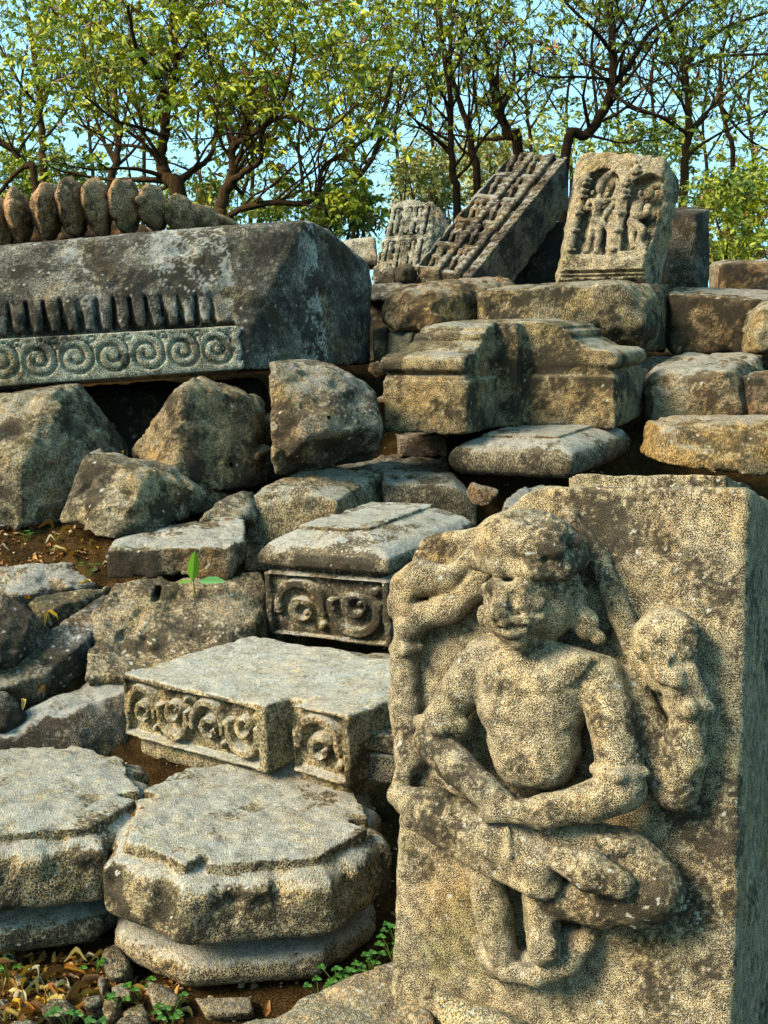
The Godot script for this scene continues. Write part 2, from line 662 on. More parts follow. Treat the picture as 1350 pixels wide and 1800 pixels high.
func finish_ground() -> void:
	var xs := [-1500.0, -400.0, -120.0, -50.0, -25.0, -14.0, -9.0, -6.0, -4.5]
	for i in 181:
		xs.append(-3.6 + i * 0.04)
	xs.append_array([4.5, 6.0, 9.0, 14.0, 25.0, 50.0, 120.0, 400.0, 1500.0])
	var zs := [60.0, 20.0, 5.0, 1.0, -0.6, -1.2]
	for i in 151:
		zs.append(-1.6 - i * 0.035)
	zs.append_array([-7.2, -7.8, -8.6, -9.6, -11.0, -13.0, -16.0, -20.0, -26.0, -36.0, -55.0, -90.0, -200.0, -500.0, -1100.0])
	var v := PackedVector3Array()
	var c := PackedColorArray()
	for z: float in zs:
		for x: float in xs:
			v.append(Vector3(x, height(x, z), z))
			var t := clampf(0.5 + n_low.get_noise_2d(x * 2.0, z * 2.0) + 0.5 * n_mid.get_noise_2d(x, z), 0.0, 1.0)
			var soil := Color(0.085, 0.057, 0.03).lerp(Color(0.20, 0.125, 0.05), t)
			if z < -8.0:
				soil = soil.lerp(Color(0.09, 0.10, 0.03), 0.6)
			c.append(soil)
	var ix := PackedInt32Array()
	var w := xs.size()
	for j in range(zs.size() - 1):
		for i in range(w - 1):
			var a := j * w + i
			ix.append_array([a, a + w, a + 1, a + 1, a + w, a + w + 1])
	var n := PackedVector3Array()
	n.resize(v.size())
	for t in range(0, ix.size(), 3):
		var no := (v[ix[t + 2]] - v[ix[t]]).cross(v[ix[t + 1]] - v[ix[t]])
		if no.y < 0.0:
			no = -no
		for q in 3:
			n[ix[t + q]] += no.normalized()
	for i in n.size():
		n[i] = n[i].normalized()
	var a := []
	a.resize(Mesh.ARRAY_MAX)
	a[Mesh.ARRAY_VERTEX] = v
	a[Mesh.ARRAY_NORMAL] = n
	a[Mesh.ARRAY_COLOR] = c
	a[Mesh.ARRAY_INDEX] = ix
	var me := ArrayMesh.new()
	me.add_surface_from_arrays(Mesh.PRIMITIVE_TRIANGLES, a)
	var m := StandardMaterial3D.new()
	m.resource_name = "soil"
	m.vertex_color_use_as_albedo = true
	m.albedo_texture = tex["rough"][0]
	m.roughness = 1.0
	m.metallic_specular = 0.1
	m.uv1_triplanar = true
	m.uv1_scale = Vector3.ONE * 2.3
	m.heightmap_enabled = true
	m.heightmap_texture = tex["rough"][1]
	m.heightmap_scale = 1.6
	me.surface_set_material(0, m)
	ground.mesh = me

# ------------------------------------------------------------------ loose rocks at the left
func build_left_rocks() -> void:
	var e := 0.35
	block("shade_rock", "big angular rock with pale lit left face under the lintel's left end", "rock", skin(tan_a.lerp(grey_a, 0.5), tan_b, 0.22, 0.35, 0.4, "rough", 0.7),
		[pts([[-120, 705, 4.05], [112, 680, 3.95], [38, 817, 3.75], [-110, 800, 3.8], [200, 800, 4.15], [195, 862, 4.1], [110, 932, 3.85], [30, 932, 3.75], [-110, 935, 3.8]], Vector3(0.0, 0.0, -0.3), e)], 0.013, 0.02, 0.022, 0.04)
	block("shade_rock", "upright pointed brown rock with bright left face, standing alone under the lintel", "rock", skin(tan_a.lerp(brown, 0.3), brown.lerp(tan_b, 0.5), 0.2, 0.3, 0.3, "rough", 0.7),
		[pts([[320, 663, 3.95], [262, 748, 4.08], [225, 792, 4.15], [228, 824, 4.12], [300, 843, 3.84], [345, 668, 4.02], [440, 702, 4.15], [458, 745, 4.2], [447, 850, 4.1], [390, 866, 3.98], [310, 846, 3.85]], Vector3(0.02, 0.0, -0.25), e)], 0.012, 0.02, 0.02, 0.035)
	block("shade_rock", "grey blocky rock wedged under the lintel's right end", "rock", skin(grey_a.lerp(tan_a, 0.35), grey_b, 0.28, 0.3, 0.5, "rough", 0.7),
		[pts([[472, 640, 4.02], [560, 632, 4.15], [608, 655, 4.1], [658, 692, 4.15], [674, 756, 4.1], [560, 758, 3.86], [525, 772, 3.85], [484, 840, 4.02], [475, 780, 3.93], [660, 808, 4.3]], Vector3(0.0, 0.0, -0.25), e)], 0.012, 0.025, 0.02, 0.035)
	block("shade_rock", "tilted four-sided rock with light left face lying before the pointed rock", "rock", skin(tan_a.lerp(grey_a, 0.4), tan_b, 0.3, 0.45, 0.4, "rough", 0.7),
		[pts([[140, 797, 3.72], [120, 822, 3.72], [90, 908, 3.62], [94, 924, 3.62], [200, 950, 3.5], [250, 945, 3.58], [262, 830, 3.6], [300, 834, 3.75], [390, 878, 3.98], [382, 897, 3.95]], Vector3(0.02, 0.0, -0.2), e)], 0.011, 0.025, 0.02, 0.035)
	block("flat_block", "low rectangular block with grey top and dark pitted front behind the green sprout", "stone block", skin(tan_b, brown, 0.42, 0.5, 0.9, "rough", 0.6),
		[pts([[184, 968, 3.42], [400, 962, 3.42], [432, 942, 3.5], [186, 1020, 3.44], [400, 1022, 3.44], [436, 1000, 3.5], [213, 937, 3.66], [430, 899, 3.8], [200, 948, 3.5]], Vector3.ZERO, e), ], 0.010, 0.02, 0.008, 0.02)
	block("shade_stone", "small rounded pale stone between the flat block and the tan block", "stone", skin(tan_a, grey_a, 0.2, 0.4, 0.5),
		[pts([[345, 918, 3.7], [365, 886, 3.75], [400, 864, 3.82], [445, 858, 3.9], [450, 910, 3.75]], Vector3(0, -0.08, -0.15), e)], 0.012, 0.04, 0.012, 0.02)
	var f1 := at(279, 1041, 3.4 + e)
	var f2 := at(210, 1122, 3.22 + e)
	var f := block("leaning_slab", "broad leaning tan slab with a small square hole near its upper edge", "stone slab", skin(tan_a.lerp(Color(0.45, 0.33, 0.24), 0.5), tan_a.lerp(grey_a, 0.5), 0.22, 0.5, 0.15, "rough", 0.6),
		[pts([[202, 1024, 3.40], [267, 1013, 3.42], [466, 1002, 3.5], [469, 1062, 3.42], [424, 1140, 3.27], [300, 1190, 3.12], [217, 1197, 3.1], [148, 1192, 3.08], [159, 1075, 3.28]], Vector3(0.05, -0.22, -0.2), e)], 0.010, 0.02, 0.014, 0.03,
		func(p: Vector3, d: float) -> float: return d)
	var base: Transform3D = f.transform
	var h1 := base.affine_inverse() * f1
	var h2 := base.affine_inverse() * f2
	var inner: Callable = jobs[-1].f
	jobs[-1].f = func(p: Vector3) -> float:
		var d: float = inner.call(p)
		if (p - h1).length_squared() < 0.02 or (p - h2).length_squared() < 0.02:
			var q := (p - h1).abs() - Vector3(0.012, 0.02, 0.07)
			d = maxf(d, -maxf(q.x, maxf(q.y, q.z)))
			q = (p - h2).abs() - Vector3(0.014, 0.012, 0.05)
			d = maxf(d, -maxf(q.x, maxf(q.y, q.z)))
		return d
	block("long_slab", "long bluish slab lying diagonally at the left with white lichen", "stone slab", skin(Color(0.20, 0.22, 0.24), grey_b, 0.3, 0.7, 0.35, "rough", 0.7),
		[pts([[-40, 1192, 3.05], [0, 1170, 3.1], [84, 1110, 3.22], [213, 1021, 3.47], [168, 1068, 3.35], [161, 1117, 3.2], [90, 1180, 3.05], [13, 1208, 3.0], [147, 1195, 3.22], [67, 1230, 3.08], [-40, 1225, 3.0]], Vector3(0.0, -0.12, -0.1), e)], 0.010, 0.02, 0.012, 0.03)
	block("stone_beam", "smooth grey stone beam sloping down to the left edge below the long slab", "stone beam", skin(grey_a, Color(0.21, 0.18, 0.14), 0.18, 0.3, 0.75, "smooth", 0.45),
		[pts([[-60, 1293, 2.98], [89, 1226, 3.15], [160, 1190, 3.27], [222, 1197, 3.27], [-60, 1320, 2.92], [111, 1250, 3.05], [180, 1224, 3.14], [230, 1211, 3.17], [-60, 1365, 2.98], [225, 1336, 3.12], [120, 1347, 3.0]], Vector3(0, -0.08, -0.12), e - 0.1)], 0.010, 0.05, 0.010, 0.02)
	block("flat_stone", "flat bluish grey stone lying on the leafy earth at the left edge", "stone", skin(Color(0.27, 0.27, 0.26), grey_a, 0.25, 0.4, 0.6, "rough", 0.6),
		[pts([[-60, 997, 3.5], [60, 990, 3.58], [107, 986, 3.6], [127, 988, 3.6], [168, 1012, 3.5], [169, 1025, 3.48], [133, 1031, 3.42], [22, 1047, 3.35], [-60, 1037, 3.35]], Vector3(0, -0.1, -0.05), e)], 0.010, 0.02, 0.010, 0.03)
	block("shade_stone", "rugged pale stone under the flat bluish stone", "stone", skin(tan_a, grey_a, 0.3, 0.6, 0.4, "rough", 0.8),
		[pts([[42, 1058, 3.35], [58, 1041, 3.42], [120, 1030, 3.46], [205, 1024, 3.5], [157, 1056, 3.38], [100, 1060, 3.3], [75, 1080, 3.3], [76, 1099, 3.3], [125, 1090, 3.36]], Vector3(0, -0.1, -0.08), e)], 0.010, 0.02, 0.016, 0.04)
	block("shade_rock", "dark lichen-spotted rock at the left edge above the long slab's end", "rock", skin(grey_b, Color(0.12, 0.10, 0.08), 0.4, 0.55, 0.2, "rough", 0.8),
		[pts([[-80, 1038, 3.2], [0, 1033, 3.2], [32, 1054, 3.2], [84, 1099, 3.2], [78, 1112, 3.18], [10, 1160, 3.05], [-80, 1172, 3.05]], Vector3(0, -0.15, -0.22), e - 0.05)], 0.010, 0.03, 0.016, 0.03)
	block("shade_rock", "small black rock at the left edge between long slab and beam", "rock", skin(grey_b, Color(0.10, 0.085, 0.06), 0.5, 0.3, 0.2, "rough", 0.8),
		[pts([[-80, 1200, 2.9], [10, 1203, 2.95], [38, 1235, 2.93], [36, 1256, 2.9], [0, 1282, 2.86], [-80, 1300, 2.86]], Vector3(0, -0.12, -0.1), e)], 0.010, 0.03, 0.014, 0.03)
	# rubble in the dark gaps under and between the big rocks
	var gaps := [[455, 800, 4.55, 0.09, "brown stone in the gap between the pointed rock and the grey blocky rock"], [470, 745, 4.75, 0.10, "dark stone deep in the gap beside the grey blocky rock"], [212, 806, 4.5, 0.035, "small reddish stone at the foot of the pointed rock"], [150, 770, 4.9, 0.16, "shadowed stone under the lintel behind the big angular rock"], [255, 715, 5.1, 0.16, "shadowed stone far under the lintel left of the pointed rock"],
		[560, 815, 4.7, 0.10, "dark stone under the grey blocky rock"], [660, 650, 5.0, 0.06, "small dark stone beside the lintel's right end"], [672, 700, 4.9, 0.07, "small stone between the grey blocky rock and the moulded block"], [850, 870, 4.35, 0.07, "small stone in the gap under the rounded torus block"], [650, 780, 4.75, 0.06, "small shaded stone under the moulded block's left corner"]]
	for g in gaps:
		var c := at(g[0], g[1], g[2])
		var s: float = g[3]
		var list := []
		for i in 11:
			list.append(c + Vector3(rng.randf_range(-1, 1) * 1.15, rng.randf_range(-0.75, 0.75), rng.randf_range(-1, 1)).normalized() * s * rng.randf_range(0.85, 1.15))
		var red: bool = g[0] == 212
		block("shade_stone", g[4], "stone", skin(rust.lerp(tan_a, 0.3) if red else brown.lerp(grey_a, 0.4), brown, 0.15, 0.15, 0.3, "rough", 0.7), [list], maxf(0.01, s * 0.11), s * 0.2, s * 0.12, s * 0.15)

# ------------------------------------------------------------------ the lintel with its carved front and the ribbed disc on it
static func scroll_groove(u: float, v: float, pitch: float, half: float, turn: float) -> float:
	# 0 on the ridge of a spiral vine, 1 in its grooves
	var i := roundf(u / pitch)
	var x := u - i * pitch
	var r := sqrt(x * x + v * v)
	var big := half * 0.92
	if r > big:
		# the stem that joins one curl to the next
		var w := v + half * 0.85 * cos((u / pitch) * TAU) * turn
		return 0.85 * clampf(1.0 - absf(absf(w) - 0.012) / 0.008, 0.0, 1.0)
	var t := fposmod(r / (big * 0.5) - turn * atan2(v, x) / TAU + 0.15, 1.0)
	var line := clampf((absf(t - 0.5) - 0.35) * 10.0 + 0.5, 0.0, 1.0)
	if r < big * 0.16:
		return 0.0
	return line

func build_lintel() -> void:
	var e := 0.35
	var fr := frame_points(at(0, 680, 4.12 + e), at(412, 651, 4.46 + e), at(0, 590, 4.13 + e))
	var body: Array = []
	for q in [[-140, 446, -0.22], [310, 402, -0.21], [529, 388, -0.12], [551, 391, -0.20], [578, 643, -0.25], [432, 650, 0.0], [440, 575, 0.0], [-140, 604, 0.0], [-140, 692, 0.0], [655, 470, -0.62], [650, 640, -0.62], [578, 402, -0.42], [-140, 446, -0.9], [529, 388, -0.9], [-140, 692, -0.9], [432, 650, -0.9], [640, 640, -0.9]]:
		body.append(fr.loc(q[0], q[1], q[2]))
	var planes := hull_planes(body)
	var x_end := fr.loc(422, 610, 0.0).x
	var y1 := fr.loc(200, 583, 0.0).y    # top of the scroll band
	var y2 := fr.loc(200, 575, 0.0).y
	var y3 := fr.loc(200, 521, -0.03).y    # top of the row of petals
	var y4 := fr.loc(200, 507, -0.02).y
	var pitch := 62.0 / FOCAL * (4.3 + e) * 1.0
	var u0 := fr.loc(380, 610, 0.0).x
	var x_petal := fr.loc(368, 545, -0.03).x
	var off := fresh()
	var base := rough_hull([planes], 0.010, 0.012, 0.03, off)
	var brk := Plane(fr.loc(285, 470, -0.075), fr.loc(432, 565, -0.012), fr.loc(529, 388, -0.135))
	if brk.normal.z < 0.0:
		brk = -brk
	var f := func(p: Vector3) -> float:
		var d: float = base.call(p)
		if p.z < -0.4 or d > 0.12:
			return d
		var front := -0.3
		var wob := 0.007 * n_mid.get_noise_3dv(p + off) + 0.003 * n_fine.get_noise_3dv(p) + 0.012 * n_low.get_noise_3dv(p * 1.2 + off)
		if p.y < y1:
			front = -0.02 if p.x < x_end - 0.01 else -0.006
		elif p.y < y2:
			front = -0.075 if p.x < x_end else -0.01
		elif p.y < y3:
			# a row of lotus petals: slots between them that narrow downwards
			var h := (p.y - y2) / (y3 - y2)
			var t := absf(fposmod(p.x / 0.071, 1.0) - 0.5) * 2.0
			var end_ := smoothstep(x_petal, x_petal + 0.05, p.x)
			var slot := (1.0 - end_) * clampf((t - (0.80 - 0.32 * (1.0 - h) * (1.0 - h))) * 7.0, 0.0, 1.0)
			front = -0.030 + 0.018 * end_ - 0.06 * slot - 0.016 * (1.0 - h) + 0.012 * (1.0 - t)
		elif p.y < y4:
			front = -0.004
		else:
			# broken upper half: a few flat splits
			front = -0.004 - (p.y - y4) * 0.1
			front -= 0.05 * absf(fposmod(p.x * 1.1 + p.y * 0.8 + 0.3, 1.0) - 0.5) * clampf((p.y - y4) * 9.0, 0.0, 1.0)
		front += wob
		var w := maxf(d, p.z - front)
		if p.y > y2 - 0.01:
			w = smax(w, brk.distance_to(p) + wob, 0.004)
		return w
	var lo := Vector3.ONE * 1e9
	var hi := -lo
	for p: Vector3 in body:
		lo = lo.min(p)
		hi = hi.max(p)
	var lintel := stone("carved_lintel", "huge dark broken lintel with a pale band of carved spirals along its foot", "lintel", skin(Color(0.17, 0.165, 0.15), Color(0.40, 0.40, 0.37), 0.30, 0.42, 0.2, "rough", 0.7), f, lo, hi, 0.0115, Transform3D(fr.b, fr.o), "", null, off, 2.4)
	var band := func(p: Vector3) -> float:
		var v := p.y - y1 * 0.5
		var front := 0.004 + 0.004 * n_low.get_noise_3dv(p + off)
		if absf(v) < y1 * 0.44 and p.x < x_end - 0.03 and p.z > -0.05:
			front -= 0.017 * scroll_groove(p.x - u0, v, pitch, y1 * 0.45, 1.0)
		var d := smax(maxf(p.z - front, -0.12 - p.z), smax(absf(v) - y1 * 0.5 + 0.003, p.x - x_end + 0.03 * n_mid.get_noise_3dv(p + off), 0.01), 0.006)
		return (maxf(d, lo.x + 0.1 - p.x) + 0.0015 * n_mid.get_noise_3dv(p + off)) * 0.85
	var c2 := fr.loc(150, 470, -0.1)
	var c3 := fr.loc(292, 470, -0.1)
	var r1 := fr.loc(440, 575, 0.0)
	var r2 := fr.loc(529, 388, -0.12)
	var rn := Vector2(r2.y - r1.y, r1.x - r2.x).normalized()
	var k1 := fr.loc(578, 643, -0.25)
	var k2 := fr.loc(551, 391, -0.2)
	jobs[-1].stain_light = func(p: Vector3) -> Vector2:
		# black crust on the broken end and the far side, rain streaks on the front, sky light painted as a pale end strip, a bare grey break on the front
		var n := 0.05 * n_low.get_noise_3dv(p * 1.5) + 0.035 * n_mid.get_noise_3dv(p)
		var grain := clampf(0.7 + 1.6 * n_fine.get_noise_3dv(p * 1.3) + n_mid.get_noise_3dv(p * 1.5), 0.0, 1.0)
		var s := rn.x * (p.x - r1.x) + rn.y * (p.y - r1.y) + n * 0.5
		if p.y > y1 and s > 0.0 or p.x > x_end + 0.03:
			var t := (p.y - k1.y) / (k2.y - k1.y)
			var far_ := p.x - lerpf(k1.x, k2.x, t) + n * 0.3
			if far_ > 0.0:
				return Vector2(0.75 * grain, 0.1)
			var sky_strip := clampf(1.3 + far_ / (0.16 - 0.06 * t), 0.0, 1.0)
			if sky_strip > 0.3:
				return Vector2(0.55 * sky_strip * grain, 0.72)
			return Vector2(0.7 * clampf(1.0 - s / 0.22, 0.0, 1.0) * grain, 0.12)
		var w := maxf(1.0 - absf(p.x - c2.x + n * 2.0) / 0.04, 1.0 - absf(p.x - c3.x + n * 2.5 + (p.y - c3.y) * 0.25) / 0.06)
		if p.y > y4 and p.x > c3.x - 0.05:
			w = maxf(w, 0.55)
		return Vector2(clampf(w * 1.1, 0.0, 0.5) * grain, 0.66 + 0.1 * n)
	stone("spiral_band", "pale band carved with a row of spirals", "", skin(Color(0.74, 0.74, 0.62), Color(0.62, 0.63, 0.53), 0.03, 0.25, 0.1, "smooth", 0.25), band, Vector3(lo.x + 0.08, -0.01, -0.13), Vector3(x_end + 0.04, y1 + 0.01, 0.03), 0.0072, Transform3D(), "", lintel, off, 2.0)
	jobs[-1].up = fr.b.transposed() * Vector3.UP
	block("shade_rock", "added near-black rock painting the shade deep under the lintel behind the angular rocks", "rock", skin(Color(0.05, 0.042, 0.03), Color(0.035, 0.03, 0.022), 0.4, 0.0, 0.1, "rough", 0.7),  # added filler rock; its near-black colour stands in for deep shade
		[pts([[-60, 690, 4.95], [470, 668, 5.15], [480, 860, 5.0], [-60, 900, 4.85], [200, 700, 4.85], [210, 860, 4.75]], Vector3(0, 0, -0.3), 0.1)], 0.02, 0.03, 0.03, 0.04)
	# ribbed disc
	var disc := Node3D.new()
	disc.position = at(200, 420, 5.15 + 0.1)
	put(disc, "ribbed_disc")
	tag(disc, "row of rounded reddish stone ribs, a broken amalaka disc, lying on the lintel", "carved stone")
	var ribs := [[-34, 398, 30, 44, -6.0], [4, 393, 30, 46, -5.0], [33, 380, 30, 50, -4.0], [84, 372, 31, 54, 4.0], [127, 366, 28, 56, -3.0], [172, 366, 27, 52, -4.0], [221, 362, 27, 50, 2.0], [270, 366, 24, 42, 3.0], [319, 378, 22, 36, 4.0], [364, 388, 22, 26, 6.0], [402, 395, 22, 12, 8.0]]
	for i in ribs.size():
		var r: Array = ribs[i]
		var d: float = 4.98 + 0.00028 * pow(r[0] - 130.0, 2) * 0.02 + 0.0006 * r[0]
		var c := at(r[0], r[1], d)
		var rx: float = r[2] / FOCAL * d * 0.84
		var ry: float = r[3] / FOCAL * d * 0.97
		var rz: float = 0.17
		var b := Basis(Vector3.UP, deg_to_rad(14.0 - i * 4.0)) * Basis(Vector3.BACK, deg_to_rad(-r[4])) * Basis(Vector3.RIGHT, deg_to_rad(-12))
		var roff := fresh()
		var g := func(p: Vector3) -> float:
			var q := Vector3(absf(p.x) / rx, p.y / ry, p.z / rz)
			# a blade-like lobe: round in outline, with a soft ridge down its front
			var l := Vector2(q.y, q.z).length()
			var dd := (pow(pow(l, 2.1) + pow(q.x, 1.12), 0.55) - 1.0) * rx * 0.8
			return dd + 0.010 * n_low.get_noise_3dv(p * 1.6 + roff) + 0.006 * n_mid.get_noise_3dv(p + roff)
		var ext := Vector3(rx, ry, rz) * 1.12
		stone("rib", "", "", skin(Color(0.64, 0.43, 0.26), Color(0.50, 0.32, 0.19), 0.04, 0.15, 0.1, "rough", 0.9), g, -ext, ext, 0.011, Transform3D(b, c - disc.position), "", disc, roff)
	var core := pts([[-120, 372, 5.25], [-120, 440, 5.25], [230, 388, 5.35], [230, 425, 5.35], [320, 412, 5.35]], Vector3(0, 0, -0.3))
	var mid := disc.position
	var own := []
	var lo2 := Vector3.ONE * 1e9
	var hi2 := -lo2
	for p: Vector3 in core:
		own.append(p - mid)
		lo2 = lo2.min(p - mid)
		hi2 = hi2.max(p - mid)
	stone("core", "", "", skin(rust.lerp(brown, 0.5), brown, 0.2, 0.1, 0.2, "rough", 0.7), rough_hull([hull_planes(own)], 0.03, 0.012, 0.02, fresh()), lo2, hi2, 0.02, Transform3D(Basis(), Vector3.ZERO), "", disc)

# ------------------------------------------------------------------ stepped blocks in the middle
static func curl_relief(u: float, v: float, half: float, pitch: float) -> float:
	# depth below the face (0 = proud): half rings that join into a wavy stem, with a fat notched curl in each bend
	if absf(v) > half * 1.08:
		return 0.0
	var i := floorf(u / pitch)
	var up := 1.0 if fposmod(i, 2.0) < 0.5 else -1.0
	var c := Vector2((u - (i + 0.5) * pitch) / (pitch * 0.5), (v * up) / half)
	var r := c.length()
	var rise := 0.0
	if c.y > -0.12:
		rise = clampf((0.20 - absf(r - 0.82)) / 0.07, 0.0, 1.0)
	else:
		# the stem runs on into the next bend
		rise = clampf((0.20 - absf(absf(c.x) - 0.88 - 0.25 * (c.y + 0.12))) / 0.07, 0.0, 1.0) if c.y > -0.35 else 0.0
	# a hook that curls into the bend
	var hook := clampf((0.50 - (c - Vector2(0.0, -0.16)).length()) / 0.08, 0.0, 1.0)
	var hollow := clampf((0.27 - (c - Vector2(0.13, -0.20)).length()) / 0.08, 0.0, 1.0)
	var bud := clampf((0.15 - (c - Vector2(0.20, -0.26)).length()) / 0.07, 0.0, 1.0)
	rise = maxf(rise, maxf(hook * (1.0 - hollow), bud * 0.9))
	# leaf tips that fill the corners
	rise = maxf(rise, 0.8 * clampf((0.2 - (c - Vector2(0.75, -0.72)).length()) / 0.08, 0.0, 1.0))
	return 1.0 - rise

func profile(y: float, table: Array) -> float:
	if y <= table[0][0]:
		return table[0][1]
	for i in range(table.size() - 1):
		if y <= table[i + 1][0]:
			return lerpf(table[i][1], table[i + 1][1], (y - table[i][0]) / maxf(1e-5, table[i + 1][0] - table[i][0]))
	return table[-1][1]

func build_middle() -> void:
	var e := 0.38
	# block with torus top and two curls on its front
	var fr := frame_points(at(471, 1115, 3.40 + e), at(681, 1139, 3.16 + e), at(470, 985, 3.345 + e))
	var w := fr.loc(683, 1060, 0.0).x
	var h1 := fr.loc(575, 1014, 0.0).y
	var hn := h1 + 0.018
	var ht := hn + 0.105
	var deep := 0.62
	var off := fresh()
	var tab := [[0.0, 0.004], [0.012, 0.0], [h1 - 0.004, 0.0], [h1, 0.012], [h1 + 0.002, 0.03], [hn, 0.03], [hn + 0.004, 0.0], [hn + 0.016, -0.014], [hn + 0.036, -0.018], [hn + 0.055, -0.010], [hn + 0.075, 0.015], [hn + 0.09, 0.05], [ht, 0.095], [ht + 0.001, 0.115], [ht + 0.018, 0.12]]
	var mid_u := w * 0.5
	var f := func(p: Vector3) -> float:
		var ins := profile(p.y, tab)
		if p.y > ht - 0.02:
			ins += 0.03 * (smoothstep(w * 0.55, w * 0.62, p.x) - 0.5 * smoothstep(w * 0.72, w * 0.78, p.x))
		var front := p.z + ins
		if p.y < h1 - 0.01 and front > -0.05:
			front += 0.028 * curl_relief(p.x - 0.03, p.y - h1 * 0.5, h1 * 0.42, (w - 0.06) * 0.5) * smoothstep(0.0, 0.01, minf(p.x - 0.02, w - 0.02 - p.x))
		var d := smax(smax(front, p.x - w + ins, 0.012), maxf(-p.x + ins * 0.6, -p.z - deep), 0.012)
		d = smax(d, maxf(p.y - ht - 0.018, -p.y), 0.008)
		if d < 0.1:
			d += 0.006 * n_low.get_noise_3dv(p + off) + 0.003 * n_mid.get_noise_3dv(p + off) + 0.012 * maxf(0.0, n_mid.get_noise_3dv(p * 0.5 - off) - 0.25)
		return d * 0.85
	stone("carved_block", "block with rounded top moulding and two carved spirals on its dark front", "carved stone", skin(tan_b, grey_b, 0.32, 0.35, 0.75, "rough", 0.4), f, Vector3(-0.03, -0.01, -deep - 0.01), Vector3(w + 0.03, ht + 0.03, 0.03), 0.0058, Transform3D(fr.b, fr.o), "", null, off, 2.6)
	# tan block with chiselled front, and the mouldings it abuts
	block("stone_block", "tan chiselled block with flat grey top behind the spiral-carved block", "stone block", skin(tan_a.lerp(grey_a, 0.25), tan_b, 0.1, 0.2, 0.6, "chisel", 0.5),
		[pts([[424, 1004, 3.5], [430, 888, 3.5], [458, 857, 3.56], [527, 851, 3.5], [592, 880, 3.4], [588, 1010, 3.4], [537, 821, 3.82], [625, 822, 3.92], [673, 834, 3.92], [688, 990, 3.88]], Vector3.ZERO, e + 0.32)], 0.010, 0.012, 0.007, 0.02)
	block("moulded_stone", "rounded moulding stone right of the tan chiselled block, with a thin raised plate", "moulded stone", skin(tan_b, grey_b, 0.18, 0.2, 0.5, "chisel", 0.5),
		[pts([[670, 845, 3.84], [676, 920, 3.78], [755, 850, 3.76], [800, 853, 3.74], [838, 880, 3.78], [838, 930, 3.78], [672, 836, 4.05], [800, 840, 4.05]], Vector3(0, 0, -0.2), e + 0.3), pts([[669, 829, 3.9], [793, 837, 3.94], [793, 848, 3.94], [669, 842, 3.9], [690, 822, 4.2], [800, 828, 4.2]], Vector3.ZERO, e + 0.3)], 0.011, 0.035, 0.006, 0.015)
	block("shade_stone", "added dark stone painting the shade in the gap between the leaning tan slab and the spiral-carved block", "stone", skin(brown.lerp(grey_b, 0.4), Color(0.08, 0.065, 0.05), 0.4, 0.15, 0.2, "rough", 0.7),  # added filler, coloured dark in place of the shadow in this gap
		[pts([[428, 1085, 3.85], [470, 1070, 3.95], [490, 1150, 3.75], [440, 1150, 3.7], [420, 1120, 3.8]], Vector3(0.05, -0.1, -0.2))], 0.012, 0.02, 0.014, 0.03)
	block("rubble_strip", "thin ragged pale slab on edge below the spiral-carved block", "stone", skin(tan_a, grey_a, 0.25, 0.4, 0.6, "rough", 0.7),
		[pts([[536, 1143, 3.2], [620, 1152, 3.2], [720, 1170, 3.12], [720, 1192, 3.1], [600, 1172, 3.12], [700, 1150, 3.35]], Vector3(0, -0.08, -0.12), e - 0.1)], 0.009, 0.02, 0.012, 0.03)
	# the carved block lower down: two fronts with scrolls, the right one set back, over a plain lower tier
	var fb := frame_points(at(217, 1290, 3.22), at(458, 1358, 2.88), at(218, 1188, 3.185))
	var w1 := fb.loc(467, 1300, 0.0).x
	var top := fb.loc(340, 1214, 0.0).y
	var low := fb.loc(300, 1350, 0.0).y
	var off2 := fresh()
	var w2 := w1 + 0.235
	var g := func(p: Vector3) -> float:
		var ins := 0.0
		if p.y < 0.0:
			ins = 0.03 if p.y < -0.012 else 0.05
		var f1 := p.z + ins
		if p.y > 0.0 and f1 > -0.05:
			f1 += 0.030 * curl_relief(p.x - 0.015, p.y - top * 0.5, top * 0.40, (w1 - 0.045) / 4.0) * smoothstep(0.0, 0.012, minf(p.x - 0.012, w1 - 0.03 - p.x))
		var b1 := smax(f1, p.x - w1 + ins, 0.012)
		var f2 := p.z + 0.055 + ins
		if p.y > 0.0 and f2 > -0.05:
			f2 += 0.030 * curl_relief(p.x - w1 - 0.045, p.y - top * 0.5, top * 0.42, 0.165) * smoothstep(0.0, 0.012, minf(p.x - w1 - 0.04, w2 - 0.012 - p.x))
		var b2 := smax(f2, p.x - w2 + ins, 0.014)
		b2 = maxf(b2, -(maxf(absf(p.x - w1 - 0.02) - 0.024, -0.10 - p.z)))
		var d := minf(b1, b2)
		d = smax(d, maxf(-p.x + ins, -p.z - 0.55), 0.014)
		d = smax(d, maxf(p.y - top + 0.008 * n_low.get_noise_3dv(p * 1.5 + off2), low - p.y), 0.016)
		# the back right corner is cut away
		d = smax(d, (p.x - w2) * 0.75 - (p.z + 0.05) * -0.66 - 0.02, 0.02) if p.z > -0.06 else d
		if d < 0.1:
			d += 0.008 * n_low.get_noise_3dv(p + off2) + 0.003 * n_mid.get_noise_3dv(p + off2) + 0.014 * maxf(0.0, n_mid.get_noise_3dv(p * 0.5 - off2) - 0.22)
		return d * 0.85
	stone("carved_block", "stepped block with a scroll frieze round two fronts and a wide bare top", "carved stone", skin(tan_a, tan_b, 0.14, 0.25, 0.85, "rough", 0.4), g, Vector3(-0.03, low - 0.02, -0.64), Vector3(w2 + 0.03, top + 0.03, 0.03), 0.0056, Transform3D(fb.b, fb.o), "", null, off2, 2.2)
